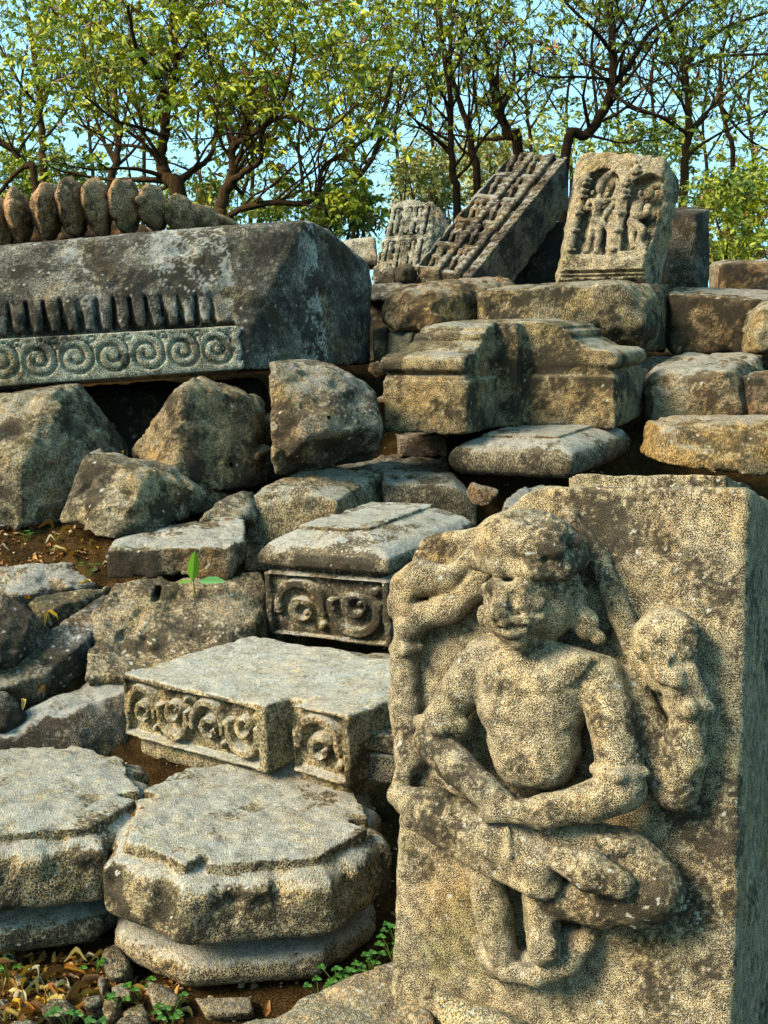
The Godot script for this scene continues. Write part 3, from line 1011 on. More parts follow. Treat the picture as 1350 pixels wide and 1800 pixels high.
	block("moulded_stone", "grooved moulding stone between the stepped scroll block and the statue slab", "moulded stone", skin(grey_a.lerp(tan_b, 0.5), grey_b, 0.3, 0.25, 0.6, "granite", 0.5),
		[pts([[600, 1285, 2.84], [604, 1310, 2.84], [664, 1236, 3.08], [780, 1222, 3.2], [790, 1330, 2.74], [790, 1300, 2.74]], Vector3(0, -0.012, 0), 0.0), pts([[604, 1320, 2.84], [606, 1372, 2.84], [664, 1262, 3.08], [790, 1340, 2.76], [790, 1395, 2.76], [780, 1260, 3.2]], Vector3(0.01, -0.01, -0.01), 0.0)], 0.008, 0.02, 0.007, 0.015)

# ------------------------------------------------------------------ the stacked pile at the right
func build_right_pile() -> void:
	var e := 0.45
	block("shade_rock", "rough brown stone at the upper left of the right-hand pile, under the leaning jamb", "rock", skin(tan_a.lerp(rust, 0.25), brown, 0.3, 0.35, 0.5, "rough", 0.8),
		[pts([[664, 560, 5.02], [672, 517, 5.05], [693, 506, 5.1], [777, 512, 4.9], [776, 579, 4.9], [690, 583, 4.95], [780, 490, 5.35], [887, 483, 5.5], [908, 501, 5.4], [850, 582, 5.2]], Vector3(0, 0, -0.25), e)], 0.015, 0.025, 0.022, 0.04)
	block("long_block", "long tan block with chiselled front and pale end under the slab of two figures", "stone block", skin(tan_a.lerp(ochre, 0.4), tan_b, 0.2, 0.3, 0.5, "chisel", 0.7),
		[pts([[838, 512, 5.05], [1083, 496, 4.85], [1129, 538, 4.86], [1135, 575, 4.86], [1113, 617, 4.98], [1010, 597, 5.02], [842, 570, 5.05], [977, 572, 4.92], [1178, 500, 5.4], [1178, 622, 5.4], [1088, 491, 5.2], [860, 503, 5.4]], Vector3(0, 0, -0.2), e)], 0.014, 0.02, 0.012, 0.03)
	block("stone_block", "brown pitted block right of the long tan block", "stone block", skin(brown.lerp(tan_a, 0.35), brown, 0.36, 0.3, 0.7, "rough", 0.8),
		[pts([[1178, 515, 5.25], [1345, 525, 5.15], [1330, 622, 5.2], [1180, 624, 5.25], [1190, 504, 5.6], [1420, 511, 5.6], [1420, 600, 5.4]], Vector3(0, 0, -0.1), e)], 0.014, 0.03, 0.014, 0.03)
	block("shade_rock", "tan rock cut by the right picture edge beside the brown pitted block", "rock", skin(tan_a, tan_b, 0.2, 0.2, 0.5, "rough", 0.7),
		[pts([[1328, 580, 5.0], [1346, 530, 5.05], [1430, 518, 5.1], [1430, 628, 5.0], [1332, 622, 5.0]], Vector3(0, 0, -0.25), e - 0.1)], 0.015, 0.035, 0.014, 0.03)
	# small stones between and behind
	block("stone_block", "small tan block with a shaded right end behind the moulded block's left part", "stone block", skin(tan_a, tan_b, 0.2, 0.2, 0.5, "granite", 0.6),
		[pts([[678, 660, 5.0], [683, 584, 5.05], [722, 582, 4.95], [795, 586, 5.35], [795, 650, 5.3], [720, 660, 4.95]], Vector3(0, 0, -0.2), e)], 0.014, 0.02, 0.01, 0.025)
	block("top_plate", "thin flat slab behind the crest of the moulded block", "stone slab", skin(tan_b, grey_b, 0.25, 0.3, 0.6, "granite", 0.5),
		[pts([[818, 577, 5.3], [905, 571, 5.25], [1000, 580, 5.35], [1010, 600, 5.3], [840, 600, 5.25]], Vector3(0, -0.08, -0.2), e)], 0.014, 0.015, 0.008, 0.02)
	block("shade_stone", "small grey stone showing right of the moulded block's scroll", "stone", skin(grey_a, tan_b, 0.3, 0.3, 0.5, "rough", 0.6),
		[pts([[1100, 626, 5.1], [1188, 622, 5.25], [1188, 670, 5.1], [1130, 672, 5.05]], Vector3(0, -0.05, -0.2), e)], 0.014, 0.02, 0.012, 0.025)
	block("shade_stone", "narrow stone left of the small tan block by the lintel", "stone", skin(brown, grey_b, 0.3, 0.2, 0.4, "rough", 0.6),
		[pts([[655, 575, 5.15], [684, 571, 5.15], [690, 640, 5.1], [655, 640, 5.05]], Vector3(0, -0.05, -0.2), e)], 0.014, 0.02, 0.012, 0.025)
	build_moulded_block()
	build_torus_block()
	block("shade_rock", "large rounded stone with grey top at the right, above the ochre block", "rock", skin(tan_b.lerp(grey_a, 0.3), brown.lerp(tan_a, 0.4), 0.2, 0.35, 0.7, "rough", 0.7),
		[pts([[1142, 685, 4.75], [1148, 756, 4.7], [1160, 648, 4.8], [1285, 650, 4.56], [1318, 742, 4.55], [1206, 622, 5.05], [1342, 620, 5.05], [1352, 655, 4.92], [1345, 742, 4.9]], Vector3(0, 0, -0.2), 0.4)], 0.012, 0.06, 0.014, 0.03)
	block("stone_block", "dark stone cut by the right edge beside the large rounded stone", "stone block", skin(brown, grey_b, 0.35, 0.2, 0.5, "rough", 0.7),
		[pts([[1322, 663, 4.62], [1430, 650, 4.62], [1430, 752, 4.62], [1326, 748, 4.57]], Vector3(0, 0, -0.3), 0.33)], 0.013, 0.025, 0.012, 0.03)
	block("stone_block", "bright ochre block with chiselled face at the right edge", "stone block", skin(ochre, tan_a.lerp(rust, 0.3), 0.12, 0.4, 0.55, "chisel", 0.6),
		[pts([[1153, 798, 4.24], [1165, 750, 4.26], [1210, 739, 4.3], [1440, 740, 4.2], [1440, 845, 4.2], [1260, 832, 4.12], [1155, 812, 4.22]], Vector3(0, 0, -0.3), 0.3)], 0.011, 0.03, 0.010, 0.025)
	block("shade_stone", "small dark block propping the moulded block's lower left corner", "stone", skin(brown.lerp(grey_b, 0.5), grey_b, 0.3, 0.25, 0.4, "rough", 0.6),
		[pts([[697, 768, 4.72], [787, 764, 4.7], [790, 806, 4.66], [700, 808, 4.66]], Vector3(0, 0, -0.2), 0.33)], 0.012, 0.015, 0.01, 0.02)
	block("flat_stone", "flat tan stone with mossy top under the small dark block", "stone", skin(tan_b, grey_b, 0.25, 0.3, 0.5, "rough", 0.6),
		[pts([[552, 826, 4.42], [600, 806, 4.6], [700, 795, 4.75], [792, 800, 4.7], [792, 842, 4.48], [620, 836, 4.36]], Vector3(0, -0.08, -0.1), 0.33)], 0.012, 0.02, 0.012, 0.025)
	block("shade_rock", "grey rock behind the statue slab's broken upper left corner", "rock", skin(grey_a, grey_b, 0.15, 0.2, 0.6, "smooth", 0.5),
		[pts([[862, 905, 3.3], [880, 878, 3.4], [915, 855, 3.5], [960, 850, 3.55], [960, 930, 3.35], [870, 960, 3.3]], Vector3(0.1, -0.1, -0.2), 0.3)], 0.010, 0.03, 0.010, 0.03)

func build_torus_block() -> void:
	var e := 0.33
	var fr := frame_points(at(788, 838, 4.44 + e), at(1000, 848, 4.12 + e), at(789, 770, 4.40 + e))
	var w := fr.loc(1005, 810, 0.0).x
	var off := fresh()
	var tab := [[0.0, 0.055], [0.012, 0.03], [0.03, 0.012], [0.055, 0.0], [0.085, -0.002], [0.11, 0.008], [0.13, 0.028], [0.146, 0.058], [0.154, 0.085], [0.155, 0.105], [0.175, 0.11]]
	var f := func(p: Vector3) -> float:
		var ins := profile(p.y, tab)
		var d := smax(smax(p.z + ins, p.x - w + ins, 0.02), maxf(-p.x + ins, -p.z - 0.62), 0.015)
		d = smax(d, maxf(p.y - 0.175, -p.y), 0.006)
		# the right front corner has broken away
		d = smax(d, (p.x - w) * 0.6 + p.z * 0.8 - 0.012 - 0.3 * maxf(0.0, 0.05 - p.y), 0.02)
		if absf(d) < 0.1:
			d += 0.007 * n_low.get_noise_3dv(p + off) + 0.004 * n_mid.get_noise_3dv(p + off) + 0.012 * maxf(0.0, n_mid.get_noise_3dv(p * 0.5 - off) - 0.25)
		return d * 0.85
	stone("torus_block", "grey block with a fat rounded front and a flat raised top plate", "moulded stone", skin(grey_a.lerp(tan_a, 0.4), tan_b, 0.22, 0.4, 0.8, "chisel", 0.6), f, Vector3(-0.03, -0.02, -0.64), Vector3(w + 0.02, 0.2, 0.03), 0.0095, Transform3D(fr.b, fr.o), "", null, off, 2.4)

func build_moulded_block() -> void:
	# a stepped plinth block: two projecting fronts, a roll and a swept moulding that rises to the crest
	var e := 0.36
	var fr := frame_points(at(672, 760, 4.46 + e), at(820, 765, 4.28 + e), at(673, 676, 4.42 + e))
	var w1 := fr.loc(822, 715, 0.0).x
	var step := 0.44
	var w2 := fr.loc(1080, 705, -step).x
	var hb := fr.loc(740, 669, 0.0).y
	var off := fresh()
	var roll := 0.085
	var crest := hb + 0.245
	# how far the moulding stands back at each height
	var tab := [[hb - 0.004, 0.0], [hb, 0.012], [hb + 0.018, 0.012], [hb + 0.020, 0.03], [hb + 0.030, 0.03], [hb + 0.032, 0.012], [hb + 0.048, -0.010], [hb + 0.072, -0.014], [hb + 0.096, 0.0], [hb + 0.110, 0.03], [hb + 0.113, 0.07], [hb + 0.123, 0.12], [hb + 0.14, 0.165], [hb + 0.165, 0.195], [hb + 0.195, 0.215], [hb + 0.215, 0.245], [hb + 0.23, 0.29], [crest, 0.40]]
	var f := func(p: Vector3) -> float:
		var ins := profile(p.y, tab)
		# grooves that run along the swept moulding
		if p.y > hb + 0.115:
			var t := fposmod((p.y - hb) / 0.043, 1.0)
			ins += 0.016 * smoothstep(0.55, 0.8, t) * (1.0 - smoothstep(0.9, 1.0, t))
		var fillet := ins if p.y < hb + 0.036 else 0.0
		var end := 0.0 if p.y < hb else minf(0.02, fillet + 0.01)
		# left part: the moulding runs along its front and ends flat at its right
		var a := smax(p.z + ins, p.x - w1 + end, 0.012)
		# right part: flat front set back, the moulding runs along its right side
		var b := smax(p.z + step + end, p.x - w2 + ins, 0.012)
		# post in the re-entrant corner
		var post := smax(smax(p.x - w1 - 0.085, w1 - 0.02 - p.x, 0.01), maxf(p.z + step - 0.075, p.y - crest + 0.01), 0.01)
		var d := minf(smin(a, b, 0.004), post)
		d = smax(d, maxf(-p.x + ins * 0.3, -p.z - 0.95), 0.015)
		d = smax(d, maxf(p.y - crest, -p.y), 0.015)
		if d < 0.1:
			d += 0.010 * n_low.get_noise_3dv(p + off) + 0.006 * n_mid.get_noise_3dv(p + off)
		return d * 0.8
	stone("moulded_block", "big stepped plinth block with swept scroll mouldings and a central post", "moulded stone", skin(tan_a.lerp(ochre, 0.3), tan_b, 0.24, 0.3, 0.55, "granite", 0.6), f, Vector3(-0.03, -0.02, -0.97), Vector3(w2 + 0.03, crest + 0.02, 0.03), 0.0105, Transform3D(fr.b, fr.o), "", null, off, 3.0)

# ------------------------------------------------------------------ carved slabs on top of the pile
func build_top_carvings() -> void:
	var e := 0.45
	var near := 0.30
	# slab with two figures
	var fr := frame_points(at(985, 493, 5.56 + near), at(1127, 490, 5.32 + near), at(1023, 268, 5.74 + near))
	var s := 4.22
	var z := func(zx: float, zy: float, h := 0.0) -> Vector3: return fr.loc(940.0 + zx / s, 240.0 + zy / s, h)
	var inv := Transform3D(fr.b, fr.o).affine_inverse()
	var own := []
	for q in [[350, 118], [560, 105], [740, 125], [965, 150], [780, 1040], [180, 1062]]:
		own.append(z.call(q[0], q[1]))
	for q in [[985, 330], [960, 140], [815, 1045], [265, 130], [90, 1062]]:
		own.append(z.call(q[0], q[1]) + Vector3(0, 0, -0.09))
	for q in [[350, 118], [965, 150], [780, 1040], [100, 1062]]:
		own.append(z.call(q[0], q[1]) + Vector3(0.02, 0, -0.26))
	var planes := hull_planes(own)
	var niches: Array = []
	for poly in [[[352, 300], [410, 268], [500, 232], [560, 236], [610, 275], [640, 330], [560, 868], [205, 872], [250, 690]], [[722, 330], [790, 288], [860, 262], [945, 300], [930, 420], [830, 830], [630, 850], [640, 700]]]:
		var edges: Array = []
		for i in poly.size():
			var u: Vector3 = z.call(poly[i][0], poly[i][1])
			var v: Vector3 = z.call(poly[(i + 1) % poly.size()][0], poly[(i + 1) % poly.size()][1])
			var n := Vector2(-(v.y - u.y), v.x - u.x).normalized()
			edges.append(Vector3(n.x, n.y, -(n.x * u.x + n.y * u.y)))
		var mid := Vector3.ZERO
		for q in poly:
			mid += z.call(q[0], q[1])
		mid /= poly.size()
		if edges[0].x * mid.x + edges[0].y * mid.y + edges[0].z > 0.0:
			for i in edges.size():
				edges[i] = -edges[i]
		niches.append(edges)
	var rel := Relief.new()
	rel.k = 0.006
	var c := func(list: Array) -> void:
		var out := []
		for q in list:
			out.append([940.0 + q[0] / s, 240.0 + q[1] / s, q[2], q[3]])
		chain(rel, fr, out)
	# ringed colonnettes
	c.call([[378, 305, -0.02, 0.029], [245, 865, -0.02, 0.028]])
	for q in [[378, 315], [348, 440], [315, 560], [292, 690], [258, 835], [368, 345], [360, 395]]:
		c.call([[q[0] - 36, q[1] - 2, -0.012, 0.009], [q[0], q[1] + 5, 0.014, 0.011], [q[0] + 40, q[1] + 8, -0.012, 0.009]])
	c.call([[682, 310, -0.018, 0.033], [572, 860, -0.018, 0.032]])
	for q in [[682, 320], [658, 440], [632, 560], [606, 690], [578, 830], [674, 350], [664, 405]]:
		c.call([[q[0] - 42, q[1] - 2, -0.012, 0.010], [q[0], q[1] + 5, 0.018, 0.012], [q[0] + 46, q[1] + 8, -0.012, 0.010]])
	# standing figure with a tall headdress
	blob(rel, fr, 940 + 488 / s, 240 + 385 / s, 0.0, Vector3(0.026, 0.031, 0.03))
	c.call([[500, 345, -0.005, 0.027], [545, 290, -0.01, 0.02], [568, 262, -0.015, 0.012]])
	blob(rel, fr, 940 + 432 / s, 240 + 420 / s, -0.01, Vector3(0.012, 0.015, 0.014))
	blob(rel, fr, 940 + 540 / s, 240 + 432 / s, -0.01, Vector3(0.014, 0.015, 0.014))
	c.call([[482, 440, -0.012, 0.014], [470, 480, -0.012, 0.02]])
	c.call([[415, 480, -0.015, 0.016], [520, 486, -0.015, 0.018]])
	c.call([[465, 500, -0.01, 0.029], [455, 570, -0.008, 0.021], [458, 635, -0.008, 0.031]])
	c.call([[440, 660, -0.008, 0.026], [412, 760, -0.012, 0.019], [385, 850, -0.016, 0.014], [355, 868, -0.01, 0.010]])
	c.call([[480, 660, -0.008, 0.025], [470, 760, -0.012, 0.019], [455, 855, -0.016, 0.014], [430, 872, -0.008, 0.010]])
	c.call([[405, 482, -0.015, 0.013], [375, 535, -0.015, 0.012], [440, 540, -0.008, 0.010]])
	c.call([[515, 488, -0.015, 0.014], [585, 460, -0.012, 0.012], [612, 390, -0.012, 0.010], [612, 320, -0.014, 0.008]])
	c.call([[585, 500, -0.012, 0.017], [535, 565, -0.006, 0.017], [500, 615, -0.004, 0.012], [545, 700, -0.016, 0.009]])
	c.call([[560, 640, -0.018, 0.013], [545, 800, -0.02, 0.012]])
	# bending figure that holds a child
	blob(rel, fr, 940 + 848 / s, 240 + 425 / s, 0.0, Vector3(0.031, 0.032, 0.03))
	blob(rel, fr, 940 + 785 / s, 240 + 425 / s, -0.01, Vector3(0.014, 0.022, 0.016))
	blob(rel, fr, 940 + 900 / s, 240 + 375 / s, -0.005, Vector3(0.024, 0.016, 0.02))
	c.call([[800, 475, -0.015, 0.016], [775, 515, -0.012, 0.03], [740, 620, -0.010, 0.029]])
	blob(rel, fr, 940 + 838 / s, 240 + 530 / s, 0.0, Vector3(0.022, 0.024, 0.022))
	c.call([[835, 560, -0.005, 0.02], [790, 600, -0.005, 0.016]])
	c.call([[745, 500, -0.012, 0.015], [725, 555, -0.008, 0.013], [800, 600, 0.0, 0.011]])
	c.call([[725, 640, -0.008, 0.030], [800, 695, 0.0, 0.022], [770, 790, -0.008, 0.017], [815, 835, -0.002, 0.012]])
	c.call([[720, 690, -0.014, 0.022], [725, 820, -0.018, 0.014]])
	c.call([[745, 800, -0.006, 0.012], [820, 870, 0.0, 0.013]])
	# broken scrollwork between the two arches
	var lr := RandomNumberGenerator.new()
	lr.seed = 5
	for i in 16:
		blob(rel, fr, 940 + lr.randf_range(700, 800) / s, 240 + lr.randf_range(170, 290) / s, lr.randf_range(-0.01, 0.012), Vector3.ONE * lr.randf_range(0.009, 0.018))
	for q in [[235, 930], [310, 925], [400, 925], [470, 930], [560, 925], [680, 930], [745, 935]]:
		blob(rel, fr, 940 + q[0] / s, 240 + q[1] / s, -0.012, Vector3(0.03, 0.025, 0.022))
	var off := fresh()
	var base := rough_hull([planes], 0.010, 0.007, 0.02, off)
	var foot: Vector3 = z.call(480, 985)
	var f := func(p: Vector3) -> float:
		var d: float = base.call(p)
		if p.z > -0.12 and d < 0.09:
			for edges: Array in niches:
				var m := -1e9
				for ed: Vector3 in edges:
					m = maxf(m, ed.x * p.x + ed.y * p.y + ed.z)
				var depth := 0.07 + clampf(0.012 * sin(p.x * 60.0), -0.004, 0.004)
				d = smax(d, -maxf(m, -(p.z + depth)), 0.008)
			if p.y < foot.y:
				d = maxf(d, p.z + 0.012 + 0.02 * (1.0 if fposmod((foot.y - p.y) / 0.026, 1.0) < 0.45 else 0.0))
			d = smin(d, rel.dist(p), 0.004)
			d += 0.0018 * n_fine.get_noise_3dv(p + off) + 0.0022 * n_mid.get_noise_3dv(p + off)
		return d * 0.9
	var lo := Vector3.ONE * 1e9
	var hi := -lo
	for p: Vector3 in own:
		lo = lo.min(p)
		hi = hi.max(p)
	stone("figure_slab", "tilted slab carved with a standing figure and a second figure between ringed colonnettes", "carved stone", skin(tan_a.lerp(grey_a, 0.45), tan_b.lerp(grey_a, 0.3), 0.14, 0.25, 0.3, "rough", 0.3), f, lo, hi + Vector3(0, 0, 0.035), 0.0056, Transform3D(fr.b, fr.o), "", null, off, 2.0)
	build_jamb()
	build_stele()
	block("shade_rock", "added dark rock painting the shade under the leaning jamb, left of the two-figure slab", "rock", skin(Color(0.06, 0.05, 0.04), Color(0.10, 0.085, 0.065), 0.5, 0.0, 0.1, "rough", 0.6),  # filler put behind the gap, its dark colour standing for shadow
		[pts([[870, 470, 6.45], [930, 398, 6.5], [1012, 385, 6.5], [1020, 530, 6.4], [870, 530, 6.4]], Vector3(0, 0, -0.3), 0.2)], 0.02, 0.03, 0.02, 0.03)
	block("shade_rock", "dark rock behind the lintel's right end, left of the rough brown stone", "rock", skin(grey_b, Color(0.15, 0.13, 0.10), 0.35, 0.2, 0.4, "rough", 0.6),
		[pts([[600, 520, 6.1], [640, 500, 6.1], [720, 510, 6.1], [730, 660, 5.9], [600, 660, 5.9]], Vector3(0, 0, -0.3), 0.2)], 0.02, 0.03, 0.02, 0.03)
	block("dark_post", "dark upright block behind the right side of the two-figure slab", "stone block", skin(Color(0.16, 0.14, 0.11), grey_b, 0.38, 0.25, 0.4, "chisel", 0.6),
		[pts([[1180, 371, 5.95], [1225, 373, 5.88], [1247, 367, 6.1], [1238, 362, 6.2], [1249, 512, 6.05], [1224, 518, 5.84], [1160, 512, 5.92], [1185, 364, 6.2]], Vector3(0, 0, -0.1), e)], 0.014, 0.02, 0.01, 0.02)
	block("stone_block", "low reddish block far back at the right edge before the green shrubs", "stone block", skin(brown.lerp(rust, 0.4), grey_a, 0.25, 0.2, 0.5, "rough", 0.6),
		[pts([[1269, 463, 6.6], [1276, 456, 7.0], [1440, 454, 6.6], [1440, 530, 6.6], [1269, 530, 6.6]], Vector3(0, 0, -0.3), e)], 0.018, 0.02, 0.012, 0.02)
	block("flat_stone", "flat stone slab under the foot of the pale carved stele", "stone slab", skin(grey_a, grey_b, 0.25, 0.3, 0.6, "rough", 0.6),
		[pts([[640, 500, 5.7], [700, 496, 5.7], [738, 500, 5.6], [738, 530, 5.6], [640, 530, 5.6]], Vector3(0, 0, -0.35), e)], 0.015, 0.02, 0.01, 0.02)
	block("flat_stone", "pale flat stone far back left of the carved stele", "stone slab", skin(pale_a, grey_a, 0.1, 0.3, 0.6, "rough", 0.6),
		[pts([[600, 420, 6.7], [660, 414, 6.7], [665, 470, 6.6], [600, 470, 6.6]], Vector3(0, 0, -0.4), e)], 0.02, 0.03, 0.01, 0.02)

func build_jamb() -> void:
	var e := 0.55
	var fr := frame_points(at(726, 470, 5.56 + e), at(829, 480, 5.34 + e), at(897, 287, 6.02 + e))
	var wid := fr.loc(829, 480, 0.0).x
	var tall := fr.loc(950, 268, 0.0).y
	var off := fresh()
	var inv := Transform3D(fr.b, fr.o).affine_inverse()
	var lo := Vector3(-0.03, -0.05, -0.50)
	var hi := Vector3(wid + 0.04, tall + 0.05, 0.05)
	var rel := Relief.new()
	rel.k = 0.008
	var lr := RandomNumberGenerator.new()
	lr.seed = 9
	var n := 5
	for i in n:
		var y0 := tall * i / n
		var y1 := tall * (i + 1) / n
		var ym := (y0 + y1) * 0.5 + 0.01
		for lane in [0.20, 0.56]:
			var x: float = wid * lane
			for k in 2:
				var q: float = x + (k - 0.5) * 0.05
				var lean := lr.randf_range(-0.014, 0.014)
				rel.add(Vector3(q - 0.006, ym - 0.06, -0.05), Vector3(q + lean, ym + 0.0, -0.022), 0.010, 0.017)
				rel.add(Vector3(q + lean, ym + 0.0, -0.022), Vector3(q + lean, ym + 0.03, -0.02), 0.017, 0.014)
				rel.ball(Vector3(q + lean * 1.3, ym + 0.056, -0.008), Vector3(0.018, 0.02, 0.018))
				rel.add(Vector3(q - 0.02, ym + 0.025, -0.03), Vector3(q + 0.02, ym - 0.02, -0.008), 0.008, 0.008)
		for lane in [0.385, 0.74]:
			var x: float = wid * lane
			rel.add(Vector3(x, y0 + 0.02, -0.018), Vector3(x, y1 - 0.012, -0.018), 0.022, 0.021)
			for k in 5:
				var y := lerpf(y0 + 0.03, y1 - 0.02, k / 4.0)
				rel.add(Vector3(x - 0.016, y, -0.006), Vector3(x + 0.016, y, -0.006), 0.011, 0.011)
	var base := rough_hull([hull_planes([Vector3(0, 0, 0), Vector3(wid, -0.01, 0), Vector3(wid, tall, 0), Vector3(0.06, tall, 0), Vector3(0, tall - 0.1, 0), Vector3(0, 0, -0.30), Vector3(wid, 0.05, -0.32), Vector3(wid, tall - 0.1, -0.30), Vector3(0.0, tall, -0.3), Vector3(0.0, -0.03, -0.2), Vector3(wid, -0.04, -0.2)])], 0.010, 0.006, 0.02, off)
	var f := func(p: Vector3) -> float:
		var d: float = base.call(p)
		if p.z > -0.12 and d < 0.09:
			var u := p.x / wid
			var dep := 0.0
			if u > 0.06 and u < 0.84:
				dep = 0.078
				var t := fposmod(p.y / tall * n, 1.0)
				if t < 0.11 or t > 0.95:
					dep = -0.008 if u < 0.46 else 0.012
				if u > 0.45 and u < 0.485 or u > 0.80:
					dep = 0.09
			elif u >= 0.84:
				# flat band with crossed lines
				var a := fposmod((p.y + p.x) / 0.07, 1.0)
				var b := fposmod((p.y - p.x) / 0.07, 1.0)
				dep = 0.018 + (0.010 if minf(absf(a - 0.5), absf(b - 0.5)) < 0.11 and u > 0.87 and u < 0.97 else 0.0)
			d = maxf(d, p.z + dep)
			d = smin(d, rel.dist(p), 0.005)
			d += 0.003 * n_mid.get_noise_3dv(p + off) + 0.002 * n_fine.get_noise_3dv(p + off)
		return d * 0.85
	stone("carved_jamb", "long dark door jamb leaning diagonally, carved with tiers of tiny figures and colonnettes", "carved stone", skin(Color(0.25, 0.22, 0.18), Color(0.16, 0.13, 0.10), 0.24, 0.3, 0.7, "rough", 0.4), f, lo, hi, 0.0062, Transform3D(fr.b, fr.o), "", null, off, 2.0)

func build_stele() -> void:
	var e := 0.45
	var fr := frame_points(at(652, 490, 6.15 + e), at(742, 486, 6.02 + e), at(671, 357, 6.35 + e))
	var wid := fr.loc(748, 440, 0.0).x
	var tall := fr.loc(715, 350, 0.0).y
	var off := fresh()
	var right := fr.loc(790, 382, -0.05)
	var rel := Relief.new()
	rel.k = 0.008
	var lr := RandomNumberGenerator.new()
	lr.seed = 21
	for row in 2:
		var y0 := tall * (0.12 + 0.42 * row)
		var y1 := y0 + tall * 0.34
		for cx: float in [0.16, 0.42, 0.62, 0.84]:
			var x := wid * cx
			rel.add(Vector3(x, y0, -0.004), Vector3(x, y1, -0.004), 0.015, 0.014)
			for k in 5:
				var y := lerpf(y0, y1, k / 4.0)
				rel.add(Vector3(x - 0.013, y, 0.004), Vector3(x + 0.013, y, 0.004), 0.007, 0.007)
		for cx: float in [0.27, 0.52, 0.73]:
			var x := wid * cx
			rel.add(Vector3(x, y0 + 0.02, -0.006), Vector3(x + 0.006, y0 + 0.08, -0.002), 0.010, 0.016)
			rel.add(Vector3(x + 0.006, y0 + 0.08, -0.002), Vector3(x, y1 - 0.05, 0.0), 0.016, 0.012)
			rel.ball(Vector3(x, y1 - 0.025, 0.005), Vector3(0.014, 0.017, 0.014))
			for k in 3:
				rel.add(Vector3(x + lr.randf_range(-0.03, 0.03), lr.randf_range(y0 + 0.03, y1 - 0.05), 0.0), Vector3(x, lr.randf_range(y0 + 0.05, y1 - 0.05), 0.004), 0.007, 0.007)
	var base := rough_hull([hull_planes([Vector3(0, 0, 0), Vector3(wid, 0, 0), Vector3(0.02, tall * 0.96, 0), Vector3(wid * 0.5, tall, 0), Vector3(wid + 0.01, tall * 0.94, 0), Vector3(right.x, tall * 0.74, -0.1), Vector3(right.x - 0.04, -0.02, -0.1), Vector3(0, 0, -0.24), Vector3(right.x, tall * 0.7, -0.24), Vector3(0.02, tall * 0.96, -0.22), Vector3(right.x - 0.03, 0, -0.24)])], 0.012, 0.010, 0.03, off)
	var f := func(p: Vector3) -> float:
		var d: float = base.call(p)
		if p.z > -0.12 and d < 0.09:
			var u := p.x / wid
			var v := p.y / tall
			var dep := 0.0
			if u > 0.08 and u < 0.92 and v > 0.05 and v < 0.9:
				dep = 0.026
				if absf(v - 0.50) < 0.035:
					dep = -0.014
			elif u >= 0.95 and u < 1.1 and v < 0.9:
				var q := Vector2(p.x - wid * 1.02, fposmod(p.y, 0.07) - 0.035).length()
				dep = 0.012 if absf(q - 0.018) < 0.006 else 0.0
			d = maxf(d, p.z + dep)
			d = smin(d, rel.dist(p), 0.005)
			d += 0.003 * n_mid.get_noise_3dv(p + off)
		return d * 0.85
	stone("carved_stele", "pale grey carved stele with two tiers of little figures, behind the leaning jamb", "carved stone", skin(pale_a, Color(0.40, 0.42, 0.38), 0.08, 0.4, 0.4, "smooth", 0.35), f, Vector3(-0.03, -0.04, -0.27), Vector3(right.x + 0.03, tall + 0.03, 0.04), 0.0064, Transform3D(fr.b, fr.o), "", null, off, 2.0)
	# two small broken carvings at its foot
	block("carved_fragment", "small pale fragment with a pointed gable at the stele's foot", "carved stone", skin(pale_a, grey_a, 0.15, 0.3, 0.4, "rough", 0.5),
		[pts([[656, 500, 5.8], [656, 470, 5.8], [676, 457, 5.78], [694, 472, 5.78], [694, 500, 5.78]], Vector3(0, 0, -0.2), e)], 0.010, 0.012, 0.008, 0.015)
	var c := at(714, 483, 5.72 + e)
	var r2 := Relief.new()
	r2.k = 0.01
	for i in 14:
		var a := lr.randf() * TAU
		r2.add(Vector3(cos(a) * 0.04, sin(a) * 0.04, 0.02), Vector3(cos(a + 1.0) * 0.025, sin(a + 1.2) * 0.03, 0.05), 0.016, 0.012)
	var off3 := fresh()
	stone("carved_fragment", "knobbly carved fragment between the gabled fragment and the jamb", "carved stone", skin(grey_a, grey_b, 0.3, 0.25, 0.4, "rough", 0.5), func(p: Vector3) -> float: return smin((p / Vector3(0.065, 0.065, 0.05)).length() * 0.05 - 0.05, r2.dist(p), 0.012) + 0.004 * n_mid.get_noise_3dv(p + off3), Vector3(-0.08, -0.08, -0.07), Vector3(0.08, 0.08, 0.08), 0.008, Transform3D(Basis(), c), "", null, off3)

